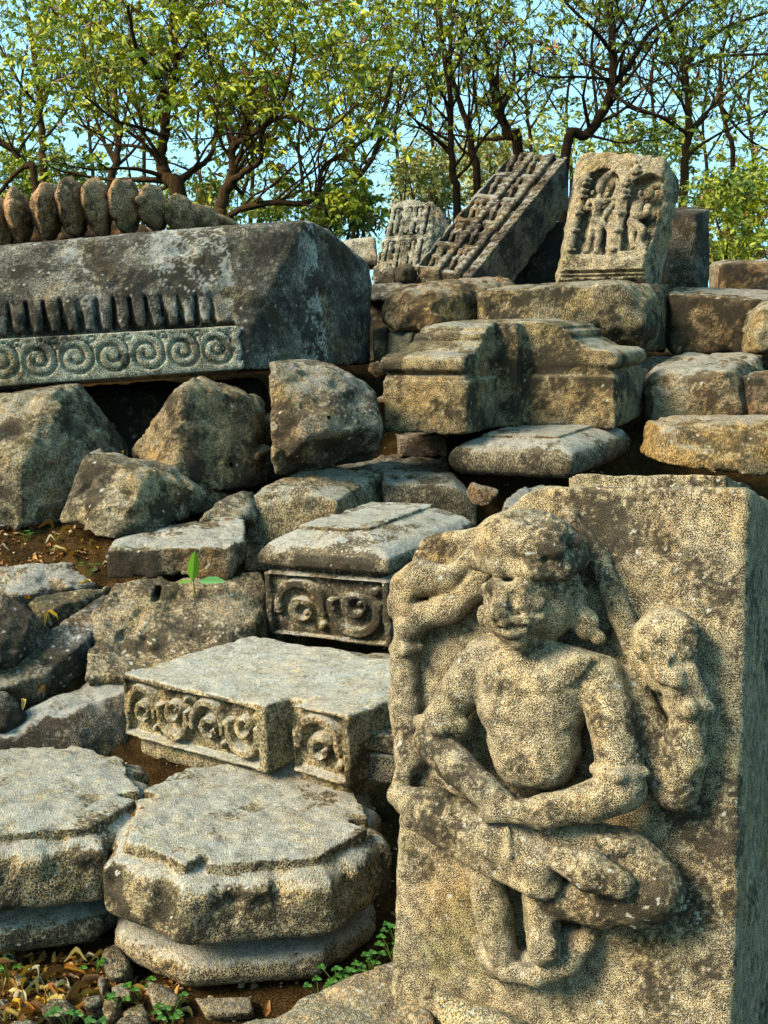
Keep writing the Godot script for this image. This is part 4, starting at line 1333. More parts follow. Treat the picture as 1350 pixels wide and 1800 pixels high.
# ------------------------------------------------------------------ two octagonal capitals in front
func drum(label: String, corner_l: Vector3, corner_r: Vector3, seed_: int, look_: Look) -> void:
	# corner_l and corner_r are the lower corners of the body's front face; y runs up the axis
	var x := corner_r - corner_l
	var edge := x.length()
	x = x.normalized()
	var z := x.cross(Vector3.UP).normalized()
	var y := z.cross(x).normalized()
	var half := 0.335
	var c := (corner_l + corner_r) * 0.5 - z * half
	var b := Basis(x, y, z)
	var off := fresh()
	var cut := (half + 0.165) * 0.70711
	# [height over the body's lower edge, how far it stands back]
	var tab := [[-0.125, 0.09], [-0.12, 0.045], [-0.105, 0.028], [-0.085, 0.02], [-0.065, 0.024], [-0.048, 0.045], [-0.042, 0.085], [-0.036, 0.12], [-0.004, 0.12], [-0.001, 0.035], [0.004, 0.012], [0.018, 0.0], [0.116, -0.002], [0.128, 0.006], [0.138, 0.022], [0.144, 0.040], [0.145, 0.058], [0.168, 0.060]]
	var f := func(p: Vector3) -> float:
		var ins := profile(p.y, tab)
		var ang := atan2(p.z, p.x)
		var q := p + off
		var nl := n_low.get_noise_3dv(q)
		if p.y > 0.05 and p.y < 0.145:
			# petals: worn hollows between humps along the upper rim
			var hump := 0.5 + 0.5 * cos(ang * 16.0 + 0.6 * nl)
			ins += 0.020 * smoothstep(0.055, 0.10, p.y) * smoothstep(0.3, 0.8, 1.0 - hump) * (0.8 + 0.8 * nl)
		var ax := absf(p.x)
		var az := absf(p.z)
		var side := smax(smax(ax - half, az - half, 0.01), (ax + az) * 0.70711 - cut, 0.01) + ins
		if p.y > 0.1445:
			# notches in the plate's outline
			var nt := absf(fposmod(ang / (PI / 2.0) + 0.22, 1.0) - 0.5)
			side += 0.05 * (1.0 - smoothstep(0.015, 0.05, nt)) + 0.02 * nl
		var d := smax(side, maxf(p.y - 0.168 + 0.005 * nl, -0.125 - p.y), 0.006)
		if absf(d) < 0.1:
			d += 0.006 * nl + 0.006 * n_mid.get_noise_3dv(q) + 0.0025 * n_fine.get_noise_3dv(q) + 0.03 * maxf(0.0, n_mid.get_noise_3dv(q * 0.4 + Vector3(5, 5, 5)) - 0.18) * float(p.y < 0.143)
		return d * 0.8
	stone("octagonal_capital", label, "carved stone", look_, f, Vector3(-0.37, -0.14, -0.37), Vector3(0.37, 0.18, 0.37), 0.0060, Transform3D(b, c), "", null, off, 4.2)

func build_drums() -> void:
	drum("octagonal capital with a flat top plate beside the statue slab", at(324, 1672, 2.39), at(576, 1652, 2.45), 1, skin(tan_a.lerp(rust, 0.12), tan_b, 0.17, 0.5, 0.75, "granite", 0.42))
	drum("octagonal capital cut by the left picture edge", at(-72, 1618, 2.45), at(170, 1590, 2.56), 2, skin(tan_a.lerp(rust, 0.15), tan_b, 0.22, 0.5, 0.75, "granite", 0.42))

# ------------------------------------------------------------------ the statue: a four-armed seated figure on an upright slab
func build_statue() -> void:
	var b := Basis(Vector3.UP, deg_to_rad(-28.0)) * Basis(Vector3.RIGHT, deg_to_rad(-13.0)) * Basis(Vector3.BACK, deg_to_rad(3.6))
	var fr := frame_of(at(1000, 1300, 2.06), b)
	var left := fr.loc(707, 1250, 0.0).x
	var right := fr.loc(1306, 1250, 0.0).x
	var top := fr.loc(1130, 853, 0.0).y
	var low := -0.62
	var rel := Relief.new()
	rel.k = 0.008
	var c := func(list: Array) -> void: chain(rel, fr, list)
	# torso
	c.call([[900, 1195, 0.058, 0.069], [978, 1207, 0.058, 0.071]])
	c.call([[902, 1237, 0.06, 0.067], [970, 1244, 0.06, 0.069]])
	c.call([[920, 1300, 0.06, 0.066], [958, 1304, 0.06, 0.068]])
	c.call([[920, 1332, 0.075, 0.056], [958, 1334, 0.075, 0.056]])
	c.call([[860, 1158, 0.06, 0.042], [930, 1160, 0.06, 0.050], [1050, 1190, 0.06, 0.043]])
	c.call([[925, 1130, 0.07, 0.05], [930, 1180, 0.06, 0.06]])   # neck
	# folded necklace
	for k in 3:
		var s := 1.0 + 0.17 * k
		var list := []
		for i in 9:
			var t := PI * (0.12 + 0.76 * i / 8.0)
			list.append([948 + 70 * s * cos(t), 1128 + 62 * s * sin(t), 0.128 - 0.01 * absf(i - 4.0) * 0.5, 0.0065])
		c.call(list)
	# front arms with sleeve rings
	c.call([[852, 1158, 0.065, 0.041], [812, 1212, 0.07, 0.040], [768, 1278, 0.07, 0.036]])
	c.call([[738, 1268, 0.065, 0.015], [768, 1282, 0.105, 0.014], [812, 1276, 0.085, 0.014]])
	c.call([[758, 1304, 0.075, 0.036], [800, 1345, 0.10, 0.034], [850, 1388, 0.125, 0.029], [885, 1412, 0.13, 0.024]])
	c.call([[1056, 1195, 0.068, 0.042], [1074, 1260, 0.08, 0.042], [1090, 1350, 0.09, 0.041]])
	c.call([[1046, 1352, 0.10, 0.010], [1086, 1366, 0.137, 0.011], [1132, 1358, 0.10, 0.011]])
	c.call([[1096, 1386, 0.095, 0.041], [1040, 1410, 0.118, 0.036], [965, 1426, 0.14, 0.030], [915, 1428, 0.145, 0.024]])
	for k in 4:   # fingers laid over each other in the lap
		c.call([[905 - k * 3, 1418 + k * 7, 0.15, 0.010], [872 - k * 3, 1412 + k * 9, 0.145, 0.009], [852, 1412 + k * 9, 0.13, 0.008]])
		c.call([[872 + k * 2, 1398 + k * 6, 0.148, 0.009], [898 + k * 4, 1404 + k * 7, 0.15, 0.008]])
	c.call([[930, 1440, 0.15, 0.011], [950, 1452, 0.14, 0.010]])
	# raised back arms
	c.call([[1100, 1205, 0.02, 0.036], [1140, 1290, 0.022, 0.038], [1186, 1388, 0.03, 0.039]])
	c.call([[1190, 1384, 0.035, 0.040], [1203, 1330, 0.045, 0.038], [1210, 1255, 0.05, 0.032]])
	c.call([[1178, 1240, 0.05, 0.012], [1212, 1247, 0.085, 0.013], [1245, 1246, 0.05, 0.012]])
	c.call([[1210, 1240, 0.045, 0.030], [1196, 1200, 0.05, 0.034], [1176, 1165, 0.05, 0.038]])
	for k in 4:
		c.call([[1222 - k * 5, 1205 - k * 8, 0.06, 0.011], [1190 - k * 4, 1196 - k * 12, 0.092, 0.011], [1160, 1190 - k * 12, 0.085, 0.010]])
	c.call([[1232, 1222, 0.05, 0.013], [1216, 1180, 0.072, 0.012]])
	# what it holds up at the right: a drooping bud with knobs
	c.call([[1000, 905, 0.006, 0.016], [1052, 985, 0.010, 0.020], [1090, 1080, 0.012, 0.024], [1128, 1150, 0.02, 0.026], [1165, 1195, 0.03, 0.026]])
	blob(rel, fr, 1172, 1118, 0.045, Vector3(0.058, 0.05, 0.05))
	for i in 9:
		var t := TAU * i / 9.0
		blob(rel, fr, 1172 + 40 * cos(t), 1128 + 34 * sin(t), 0.062, Vector3.ONE * (0.017 + 0.004 * (i % 3)))
	for q in [[1150, 1140, 0.10], [1172, 1150, 0.10], [1192, 1148, 0.095], [1160, 1118, 0.10], [1190, 1122, 0.095], [1204, 1140, 0.075]]:
		blob(rel, fr, q[0], q[1], q[2] - 0.012, Vector3.ONE * 0.014)
	# left back arm and what it holds
	c.call([[725, 1330, 0.005, 0.035], [714, 1240, 0.006, 0.034], [712, 1150, 0.012, 0.030]])
	c.call([[692, 1140, 0.02, 0.010], [712, 1144, 0.046, 0.011], [738, 1138, 0.02, 0.010]])
	c.call([[712, 1130, 0.02, 0.025], [720, 1100, 0.03, 0.030], [735, 1085, 0.035, 0.030]])
	c.call([[735, 1085, 0.03, 0.026], [790, 1070, 0.03, 0.028], [835, 1035, 0.02, 0.026], [855, 1000, 0.015, 0.022]])
	c.call([[712, 1030, 0.035, 0.030], [740, 1016, 0.035, 0.036], [790, 1020, 0.03, 0.026], [820, 990, 0.02, 0.016], [838, 955, 0.01, 0.012]])
	for q in [[696, 1050], [694, 1072], [706, 1090], [704, 1030]]:
		c.call([[q[0] + 20, q[1], 0.055, 0.012], [q[0] - 2, q[1] + 4, 0.05, 0.012]])
	blob(rel, fr, 700, 1056, 0.05, Vector3(0.022, 0.026, 0.02))
	# head
	blob(rel, fr, 925, 957, 0.085, Vector3(0.100, 0.066, 0.104))
	c.call([[840, 984, 0.105, 0.022], [882, 998, 0.158, 0.018], [940, 1003, 0.168, 0.018], [988, 998, 0.14, 0.022], [1006, 978, 0.10, 0.030]])
	var cr := RandomNumberGenerator.new()
	cr.seed = 3
	for i in 64:
		var t := cr.randf_range(-0.95, 0.95)
		var u := cr.randf_range(-0.9, 0.75)
		var hz := sqrt(maxf(0.0, 1.0 - t * t - u * u))
		if hz > 0.4:
			blob(rel, fr, 925 + 92 * t + 10.0 * hz, 957 + 60 * u, 0.085 + 0.098 * hz, Vector3.ONE * cr.randf_range(0.010, 0.015))
	blob(rel, fr, 930, 1052, 0.075, Vector3(0.076, 0.080, 0.076))
	c.call([[905, 1100, 0.120, 0.040], [914, 1121, 0.136, 0.024]])
	blob(rel, fr, 902, 1060, 0.104, Vector3(0.054, 0.066, 0.060))
	blob(rel, fr, 876, 1060, 0.120, Vector3(0.024, 0.040, 0.042))
	blob(rel, fr, 896, 1100, 0.115, Vector3(0.036, 0.020, 0.048))
	blob(rel, fr, 908, 1082, 0.118, Vector3(0.034, 0.022, 0.050))
	blob(rel, fr, 946, 1084, 0.095, Vector3(0.038, 0.030, 0.055))
	blob(rel, fr, 962, 1072, 0.078, Vector3(0.050, 0.056, 0.056))
	blob(rel, fr, 872, 1085, 0.12, Vector3(0.024, 0.026, 0.026))
	c.call([[846, 1036, 0.130, 0.011], [866, 1030, 0.160, 0.012], [888, 1036, 0.170, 0.012], [922, 1029, 0.168, 0.013], [966, 1036, 0.128, 0.012]])   # brows
	c.call([[886, 1036, 0.163, 0.012], [880, 1058, 0.174, 0.014], [875, 1076, 0.180, 0.018]])
	blob(rel, fr, 886, 1082, 0.176, Vector3(0.014, 0.011, 0.014))
	blob(rel, fr, 860, 1080, 0.172, Vector3(0.010, 0.010, 0.012))
	blob(rel, fr, 921, 1058, 0.150, Vector3(0.024, 0.014, 0.022))   # eyes
	blob(rel, fr, 862, 1050, 0.146, Vector3(0.014, 0.013, 0.018))
	c.call([[893, 1053, 0.160, 0.006], [920, 1046, 0.170, 0.007], [951, 1057, 0.147, 0.006]])
	c.call([[893, 1062, 0.160, 0.006], [920, 1069, 0.166, 0.006], [951, 1064, 0.147, 0.006]])
	c.call([[866, 1094, 0.168, 0.010], [890, 1096, 0.176, 0.011], [922, 1092, 0.166, 0.010], [952, 1084, 0.140, 0.008]])   # moustache
	c.call([[880, 1108, 0.162, 0.009], [900, 1111, 0.167, 0.011], [926, 1106, 0.156, 0.009]])   # lip
	c.call([[1000, 1020, 0.05, 0.022], [1014, 1050, 0.05, 0.020], [1018, 1078, 0.052, 0.018]])   # ears and their drops
	blob(rel, fr, 1030, 1096, 0.055, Vector3(0.026, 0.030, 0.024))
	blob(rel, fr, 1053, 1121, 0.05, Vector3(0.015, 0.015, 0.015))
	blob(rel, fr, 852, 1082, 0.06, Vector3(0.014, 0.022, 0.018))
	# lap: the draped thigh at the left, the folded leg at the right
	c.call([[716, 1408, 0.05, 0.028], [775, 1430, 0.075, 0.042], [850, 1466, 0.09, 0.052], [925, 1505, 0.09, 0.052]])
	c.call([[705, 1400, 0.05, 0.018], [730, 1440, 0.07, 0.018], [790, 1486, 0.095, 0.016], [870, 1530, 0.11, 0.016], [935, 1560, 0.12, 0.016], [968, 1562, 0.11, 0.014]])
	c.call([[716, 1345, 0.015, 0.022], [700, 1400, 0.04, 0.020], [742, 1402, 0.075, 0.018], [775, 1405, 0.10, 0.02]])
	c.call([[900, 1470, 0.09, 0.05], [945, 1520, 0.10, 0.045], [955, 1550, 0.10, 0.034]])
	for k in 4:
		c.call([[790 + k * 34, 1420 + k * 12, 0.122 + k * 0.006, 0.006], [782 + k * 38, 1450 + k * 17, 0.127 + k * 0.006, 0.006], [776 + k * 38, 1486 + k * 16, 0.108 + k * 0.006, 0.006]])
	c.call([[1142, 1560, 0.06, 0.058], [1060, 1588, 0.065, 0.042], [965, 1580, 0.065, 0.032]])
	c.call([[1128, 1530, 0.065, 0.050], [1150, 1562, 0.065, 0.050], [1120, 1592, 0.065, 0.040]])
	c.call([[990, 1510, 0.13, 0.026], [1035, 1530, 0.135, 0.036], [1088, 1552, 0.125, 0.028]])
	blob(rel, fr, 1090, 1482, 0.07, Vector3(0.05, 0.026, 0.05))
	c.call([[960, 1470, 0.07, 0.045], [1080, 1500, 0.06, 0.05]])
	for k in 5:
		c.call([[1078 - k * 4, 1545 + k * 4, 0.142 - k * 0.004, 0.009], [1106 - k * 6, 1556 + k * 5, 0.128 - k * 0.004, 0.009]])
	# hanging leg and foot on the ledge
	c.call([[850, 1530, 0.055, 0.034], [866, 1600, 0.055, 0.036], [882, 1672, 0.055, 0.030]])
	c.call([[950, 1580, 0.06, 0.034], [952, 1630, 0.065, 0.032], [955, 1668, 0.075, 0.030]])
	for k in 4:
		c.call([[938 + k * 11, 1655, 0.098, 0.008], [940 + k * 11, 1680, 0.092, 0.008]])
	c.call([[842, 1655, 0.03, 0.014], [855, 1682, 0.045, 0.016], [892, 1706, 0.06, 0.018], [945, 1716, 0.065, 0.019], [1000, 1695, 0.05, 0.018], [1032, 1655, 0.03, 0.016], [1040, 1622, 0.012, 0.014]])
	c.call([[872, 1690, 0.02, 0.03], [940, 1698, 0.025, 0.03], [1005, 1660, 0.015, 0.034]])
	# hollows
	var cut := Relief.new()
	cut.k = 0.01
	chain(cut, fr, [[842, 1215, 0.05, 0.012], [846, 1270, 0.05, 0.018], [852, 1315, 0.05, 0.014]])
	chain(cut, fr, [[1042, 1262, 0.05, 0.014], [1042, 1310, 0.05, 0.020], [1048, 1345, 0.05, 0.014]])
	chain(cut, fr, [[880, 1103, 0.178, 0.0025], [902, 1105, 0.180, 0.003], [934, 1099, 0.162, 0.0025]])
	chain(cut, fr, [[1152, 1135, 0.10, 0.008], [1172, 1138, 0.102, 0.009]])
	chain(cut, fr, [[1196, 1150, 0.095, 0.007], [1186, 1168, 0.10, 0.007], [1206, 1168, 0.085, 0.006]])
	chain(cut, fr, [[905, 1590, 0.09, 0.02], [912, 1640, 0.09, 0.018]])
	var off := Vector3(12.3, 4.1, 27.7)
	var cuts: Array = []
	for q in [[686, 1003, 745, 936], [735, 938, 870, 922], [838, 930, 953, 841]]:
		var u := fr.loc(q[0], q[1], 0.0)
		var v := fr.loc(q[2], q[3], 0.0)
		var m := Vector2(-(v.y - u.y), v.x - u.x).normalized()
		cuts.append(Vector3(m.x, m.y, -(m.x * u.x + m.y * u.y)))
	var base := func(p: Vector3) -> float:
		var d := smax(smax(left - p.x, p.x - right, 0.02), smax(p.z, -p.z - 0.62, 0.02), 0.02)
		var l: Array[float] = []
		for q: Vector3 in cuts:
			l.append(q.x * p.x + q.y * p.y + q.z)
		var t := smax(p.y - top, smin(smax(l[0], l[1], 0.03), l[2], 0.02), 0.02)
		d = smax(d, maxf(t, low - p.y), 0.022)
		return d
	var pl0 := fr.loc(988, 834, -0.04).x
	var pl1 := fr.loc(1275, 836, -0.04).x
	var f := func(p: Vector3) -> float:
		var d: float = base.call(p)
		if p.y > top - 0.03 and p.z < 0.0:
			var q := maxf(maxf(pl0 - p.x - 0.02 * sin(p.z * 30.0), p.x - pl1), maxf(p.z + 0.055 + 0.008 * sin(p.x * 25.0), maxf(p.y - top - 0.026, -p.z - 0.34)))
			d = minf(d, smax(q, q - 0.01, 0.01))
		if p.z > -0.1:
			if d > -0.06:
				d = smin(d, rel.dist(p), 0.007)
				if d < 0.05:
					d = smax(d, -cut.dist(p), 0.006)
		if absf(d) < 0.05:
			var q := p + off
			d += 0.003 * n_low.get_noise_3dv(q) + 0.0026 * n_mid.get_noise_3dv(q) + 0.0016 * n_fine.get_noise_3dv(q)
		return d * 0.9
	stone("statue_slab", "tall granite slab carved with a seated four-armed figure in a cap", "statue", skin(Color(0.50, 0.43, 0.29), Color(0.40, 0.36, 0.27), 0.11, 0.55, 0.22, "speckle", 0.30), f, Vector3(left - 0.03, low, -0.64), Vector3(right + 0.03, top + 0.04, 0.22), 0.0044, Transform3D(b, fr.o), "", null, off)
	jobs[-1].look.scale = 2.1

# ------------------------------------------------------------------ stones along the bottom
func build_bottom() -> void:
	block("foreground_slab", "sloping lichened rock at the bottom centre before the statue", "rock", skin(tan_a.lerp(grey_a, 0.3), tan_b, 0.18, 0.6, 0.25, "rough", 0.7),
		[pts([[370, 1818, 2.15], [470, 1772, 2.2], [553, 1742, 2.22], [650, 1703, 2.26], [735, 1668, 2.34], [800, 1900, 1.95], [560, 1960, 1.85], [370, 1900, 1.95]], Vector3(0, -0.12, -0.05))], 0.009, 0.03, 0.012, 0.03)
	block("foot_stone", "pale yellow wedge of stone against the foot of the statue slab", "stone", skin(Color(0.58, 0.48, 0.24), tan_a, 0.05, 0.3, 0.3, "granite", 0.5),
		[pts([[755, 1738, 2.09], [772, 1734, 2.12], [830, 1760, 2.07], [905, 1792, 2.0], [915, 1880, 1.9], [760, 1880, 1.95]], Vector3(0.05, -0.05, -0.05))], 0.008, 0.02, 0.009, 0.02)
	var small := [
		[[[174, 1665, 2.52], [200, 1655, 2.55], [226, 1680, 2.50], [225, 1715, 2.46], [190, 1728, 2.44], [178, 1705, 2.46]], "mossy grey stone against the octagonal capital's lower left edge"],
		[[[192, 1733, 2.40], [215, 1722, 2.42], [238, 1735, 2.40], [230, 1755, 2.37], [196, 1752, 2.37]], "dark flat stone under the mossy stone by the capital"],
		[[[256, 1718, 2.42], [300, 1735, 2.42], [318, 1752, 2.38], [312, 1772, 2.35], [268, 1776, 2.33], [255, 1750, 2.36]], "brown squarish stone under the capital's front corner"],
		[[[340, 1752, 2.42], [440, 1752, 2.42], [446, 1782, 2.36], [360, 1784, 2.34]], "low brown stone wedged under the capital's ring"],
		[[[68, 1772, 2.30], [90, 1752, 2.34], [122, 1756, 2.34], [128, 1776, 2.30], [104, 1788, 2.27], [72, 1786, 2.27]], "rounded grey stone among fallen leaves at the bottom left"],
		[[[133, 1756, 2.34], [152, 1740, 2.37], [178, 1742, 2.37], [182, 1760, 2.34], [160, 1772, 2.31], [136, 1768, 2.31]], "rounded brown stone right of the grey one among the leaves"],
		[[[178, 1770, 2.34], [184, 1750, 2.36], [208, 1752, 2.36], [204, 1790, 2.26], [180, 1796, 2.24]], "upright tan stone at the bottom left, right of the leaf litter"],
		[[[196, 1802, 2.22], [225, 1782, 2.28], [258, 1786, 2.26], [275, 1812, 2.18], [200, 1830, 2.14]], "pale yellowish stone cut by the bottom edge under the capital"],
		[[[166, 1730, 2.44], [174, 1710, 2.46], [188, 1712, 2.46], [186, 1742, 2.40], [170, 1750, 2.38]], "small tan stone left of the mossy stone"],
		[[[10, 1800, 2.22], [40, 1786, 2.26], [70, 1796, 2.24], [72, 1820, 2.18], [14, 1824, 2.17]], "flat pale stone cut by the bottom left edge"],
		[[[20, 1712, 2.52], [45, 1704, 2.55], [54, 1722, 2.50], [30, 1734, 2.46]], "small grey stone at the back of the leaf litter"],
		[[[84, 1700, 2.62], [130, 1690, 2.66], [148, 1710, 2.6], [120, 1726, 2.55], [88, 1722, 2.55]], "shadowed flat stone below the left capital"],
		[[[210, 1780, 2.3], [250, 1762, 2.33], [262, 1786, 2.28], [230, 1796, 2.25]], "angular brown stone beside the upright tan stone"],
		[[[352, 1398, 3.02], [375, 1378, 3.08], [398, 1382, 3.08], [394, 1400, 3.02], [362, 1412, 3.0]], "small dark stone in the gap behind the octagonal capital"],
		[[[284, 1420, 2.92], [300, 1403, 2.96], [326, 1410, 2.96], [318, 1432, 2.92]], "small grey stone at the capital's back left rim"]]
	var i := 0
	for q in small:
		i += 1
		block("shade_stone", q[1], "stone", skin(tan_b.lerp(tan_a, 0.3 * (i % 3)), grey_b.lerp(brown, 0.4), 0.12, 0.25, 0.3, "rough", 0.6), [pts(q[0], Vector3(0, -0.06, -0.05))], 0.0062, 0.016, 0.007, 0.012)

# ------------------------------------------------------------------ trees and bushes behind the pile
func tube(st: SurfaceTool, line: PackedVector3Array, radii: PackedFloat32Array, sides := 6) -> void:
	var first := -1
	var prev := Vector3.RIGHT
	var ring: Array = []
	for i in line.size():
		var t := (line[mini(i + 1, line.size() - 1)] - line[maxi(i - 1, 0)]).normalized()
		var u := (prev - t * prev.dot(t))
		if u.length() < 0.05:
			u = t.cross(Vector3(0.3, 0.2, 1.0))
		u = u.normalized()
		prev = u
		var v := t.cross(u)
		var now := PackedVector3Array()
		var nn := PackedVector3Array()
		for k in sides:
			var a := TAU * k / sides
			var o := u * cos(a) + v * sin(a)
			now.append(line[i] + o * radii[i])
			nn.append(o)
		if i > 0:
			for k in sides:
				var k2 := (k + 1) % sides
				for q in [[0, k], [1, k], [0, k2], [0, k2], [1, k], [1, k2]]:
					var src: Array = ring if q[0] == 0 else [now, nn]
					st.set_normal(src[1][q[1]])
					st.add_vertex(src[0][q[1]])
		ring = [now, nn]

func curve_points(list: PackedVector3Array, per := 5) -> PackedVector3Array:
	var c := Curve3D.new()
	for i in list.size():
		var t := (list[mini(i + 1, list.size() - 1)] - list[maxi(i - 1, 0)]) / 6.0
		c.add_point(list[i], -t, t)
	var out := PackedVector3Array()
	var n := (list.size() - 1) * per
	for i in n + 1:
		out.append(c.sample(int(minf(float(i) / per, list.size() - 1.001)), fposmod(float(i) / per, 1.0) if i < n else 1.0))
	return out

var bark := {}
func bark_material(kind: int) -> StandardMaterial3D:
	if not bark.has(kind):
		var m := StandardMaterial3D.new()
		m.resource_name = "bark"
		m.albedo_color = [Color(0.36, 0.29, 0.20), Color(0.25, 0.20, 0.15), Color(0.44, 0.36, 0.25)][kind]
		m.albedo_texture = tex["rough"][0]
		m.uv1_triplanar = true
		m.uv1_scale = Vector3(1.6, 0.6, 1.6)
		m.heightmap_enabled = true
		m.heightmap_texture = tex["rough"][1]
		m.heightmap_scale = 1.5
		m.roughness = 0.95
		m.metallic_specular = 0.2
		bark[kind] = m
	return bark[kind]

var sprays: Array[ArrayMesh] = []
func leaf_blade(st: SurfaceTool, root: Vector3, along: Vector3, up: Vector3, length: float, width: float, c: Color, droop := 0.25) -> void:
	var side := along.cross(up).normalized()
	var n := side.cross(along).normalized()
	var pts_: Array = []
	for q in [[0.0, 0.06], [0.3, 0.85], [0.6, 0.9], [0.85, 0.45], [1.0, 0.0]]:
		var t: float = q[0]
		var mid := root + along * (length * t) - n * (droop * length * t * t)
		var w: Vector3 = side * (width * 0.5 * q[1])
		pts_.append([mid - w + n * (width * 0.12 * q[1]), mid, mid + w + n * (width * 0.12 * q[1])])
	for i in 4:
		for k in 2:
			var a: Vector3 = pts_[i][k]
			var b: Vector3 = pts_[i][k + 1]
			var d: Vector3 = pts_[i + 1][k]
			var e: Vector3 = pts_[i + 1][k + 1]
			for p: Vector3 in [a, e, b, a, d, e]:
				st.set_color(c)
				st.set_normal((n + side * (-0.25 if k == 0 else 0.25)).normalized())
				st.add_vertex(p)

func make_sprays() -> void:
	var r := RandomNumberGenerator.new()
	r.seed = 77
	for s in 5:
		var st := SurfaceTool.new()
		st.begin(Mesh.PRIMITIVE_TRIANGLES)
		var stem := PackedVector3Array()
		var p := Vector3.ZERO
		var dir := Vector3(0, 0, 1)
		for i in 5:
			stem.append(p)
			p += dir * 0.035
			dir = (dir + Vector3(r.randf_range(-0.25, 0.25), r.randf_range(-0.3, 0.1), 0)).normalized()
		st.set_color(Color(0.25, 0.2, 0.12))
		tube(st, stem, PackedFloat32Array([0.003, 0.0027, 0.0023, 0.002, 0.0015]), 3)
		for i in 8:
			var q := stem[mini(4, 1 + i / 2)]
			var a := r.randf_range(0, TAU)
			var al := Vector3(cos(a) * 0.9, sin(a) * 0.5 - 0.35, r.randf_range(0.1, 0.9)).normalized()
			leaf_blade(st, q, al, Vector3(r.randf_range(-1, 1), 0.55, r.randf_range(-1, 1)).normalized(), r.randf_range(0.055, 0.095), r.randf_range(0.026, 0.038), Color(1, 1, 1) * r.randf_range(0.7, 1.15))
		sprays.append(st.commit())

func leaf_material() -> StandardMaterial3D:
	if not bark.has("leaf"):
		var m := StandardMaterial3D.new()
		m.resource_name = "leaf"
		m.vertex_color_use_as_albedo = true
		m.roughness = 0.5
		m.metallic_specular = 0.4
		m.cull_mode = BaseMaterial3D.CULL_DISABLED
		m.backlight_enabled = true
		m.backlight = Color(0.60, 0.64, 0.3)
		bark["leaf"] = m
	return bark["leaf"]

var greens := [[Color(0.28, 0.33, 0.016), Color(0.40, 0.38, 0.018), Color(0.15, 0.21, 0.015)], [Color(0.17, 0.23, 0.02), Color(0.28, 0.30, 0.025), Color(0.09, 0.14, 0.02)], [Color(0.30, 0.31, 0.10), Color(0.38, 0.34, 0.08), Color(0.20, 0.24, 0.08)], [Color(0.20, 0.10, 0.03), Color(0.26, 0.14, 0.04), Color(0.16, 0.14, 0.03)]]

func foliage(parent: Node3D, spots: Array, tone: int, size: float, r: RandomNumberGenerator) -> void:
	# sprays of real little leaves; one tree's foliage in five lots, one for each spray
	for s in 5:
		var mine := []
		for i in range(s, spots.size(), 5):
			mine.append(spots[i])
		if mine.is_empty():
			continue
		var mm := MultiMesh.new()
		mm.transform_format = MultiMesh.TRANSFORM_3D
		mm.use_colors = true
		mm.mesh = sprays[s]
		mm.instance_count = mine.size()
		for i in mine.size():
			var b := Basis.from_euler(Vector3(r.randf_range(-0.7, 0.7), r.randf_range(0, TAU), r.randf_range(-0.6, 0.6))).scaled(Vector3.ONE * size * 0.82 * r.randf_range(0.5, 1.4))
			mm.set_instance_transform(i, Transform3D(b, mine[i] - parent.position))
			var g: Array = greens[tone]
			var k := r.randf()
			var c: Color = g[0].lerp(g[1], r.randf()) if k < 0.68 else g[2]
			if r.randf() < 0.05:
				c = greens[3][r.randi() % 2]
			mm.set_instance_color(i, c)
		var o := MultiMeshInstance3D.new()
		o.multimesh = mm
		o.material_override = leaf_material()
		put(o, "foliage", parent)
		tag(o, "", "", "", "stuff")

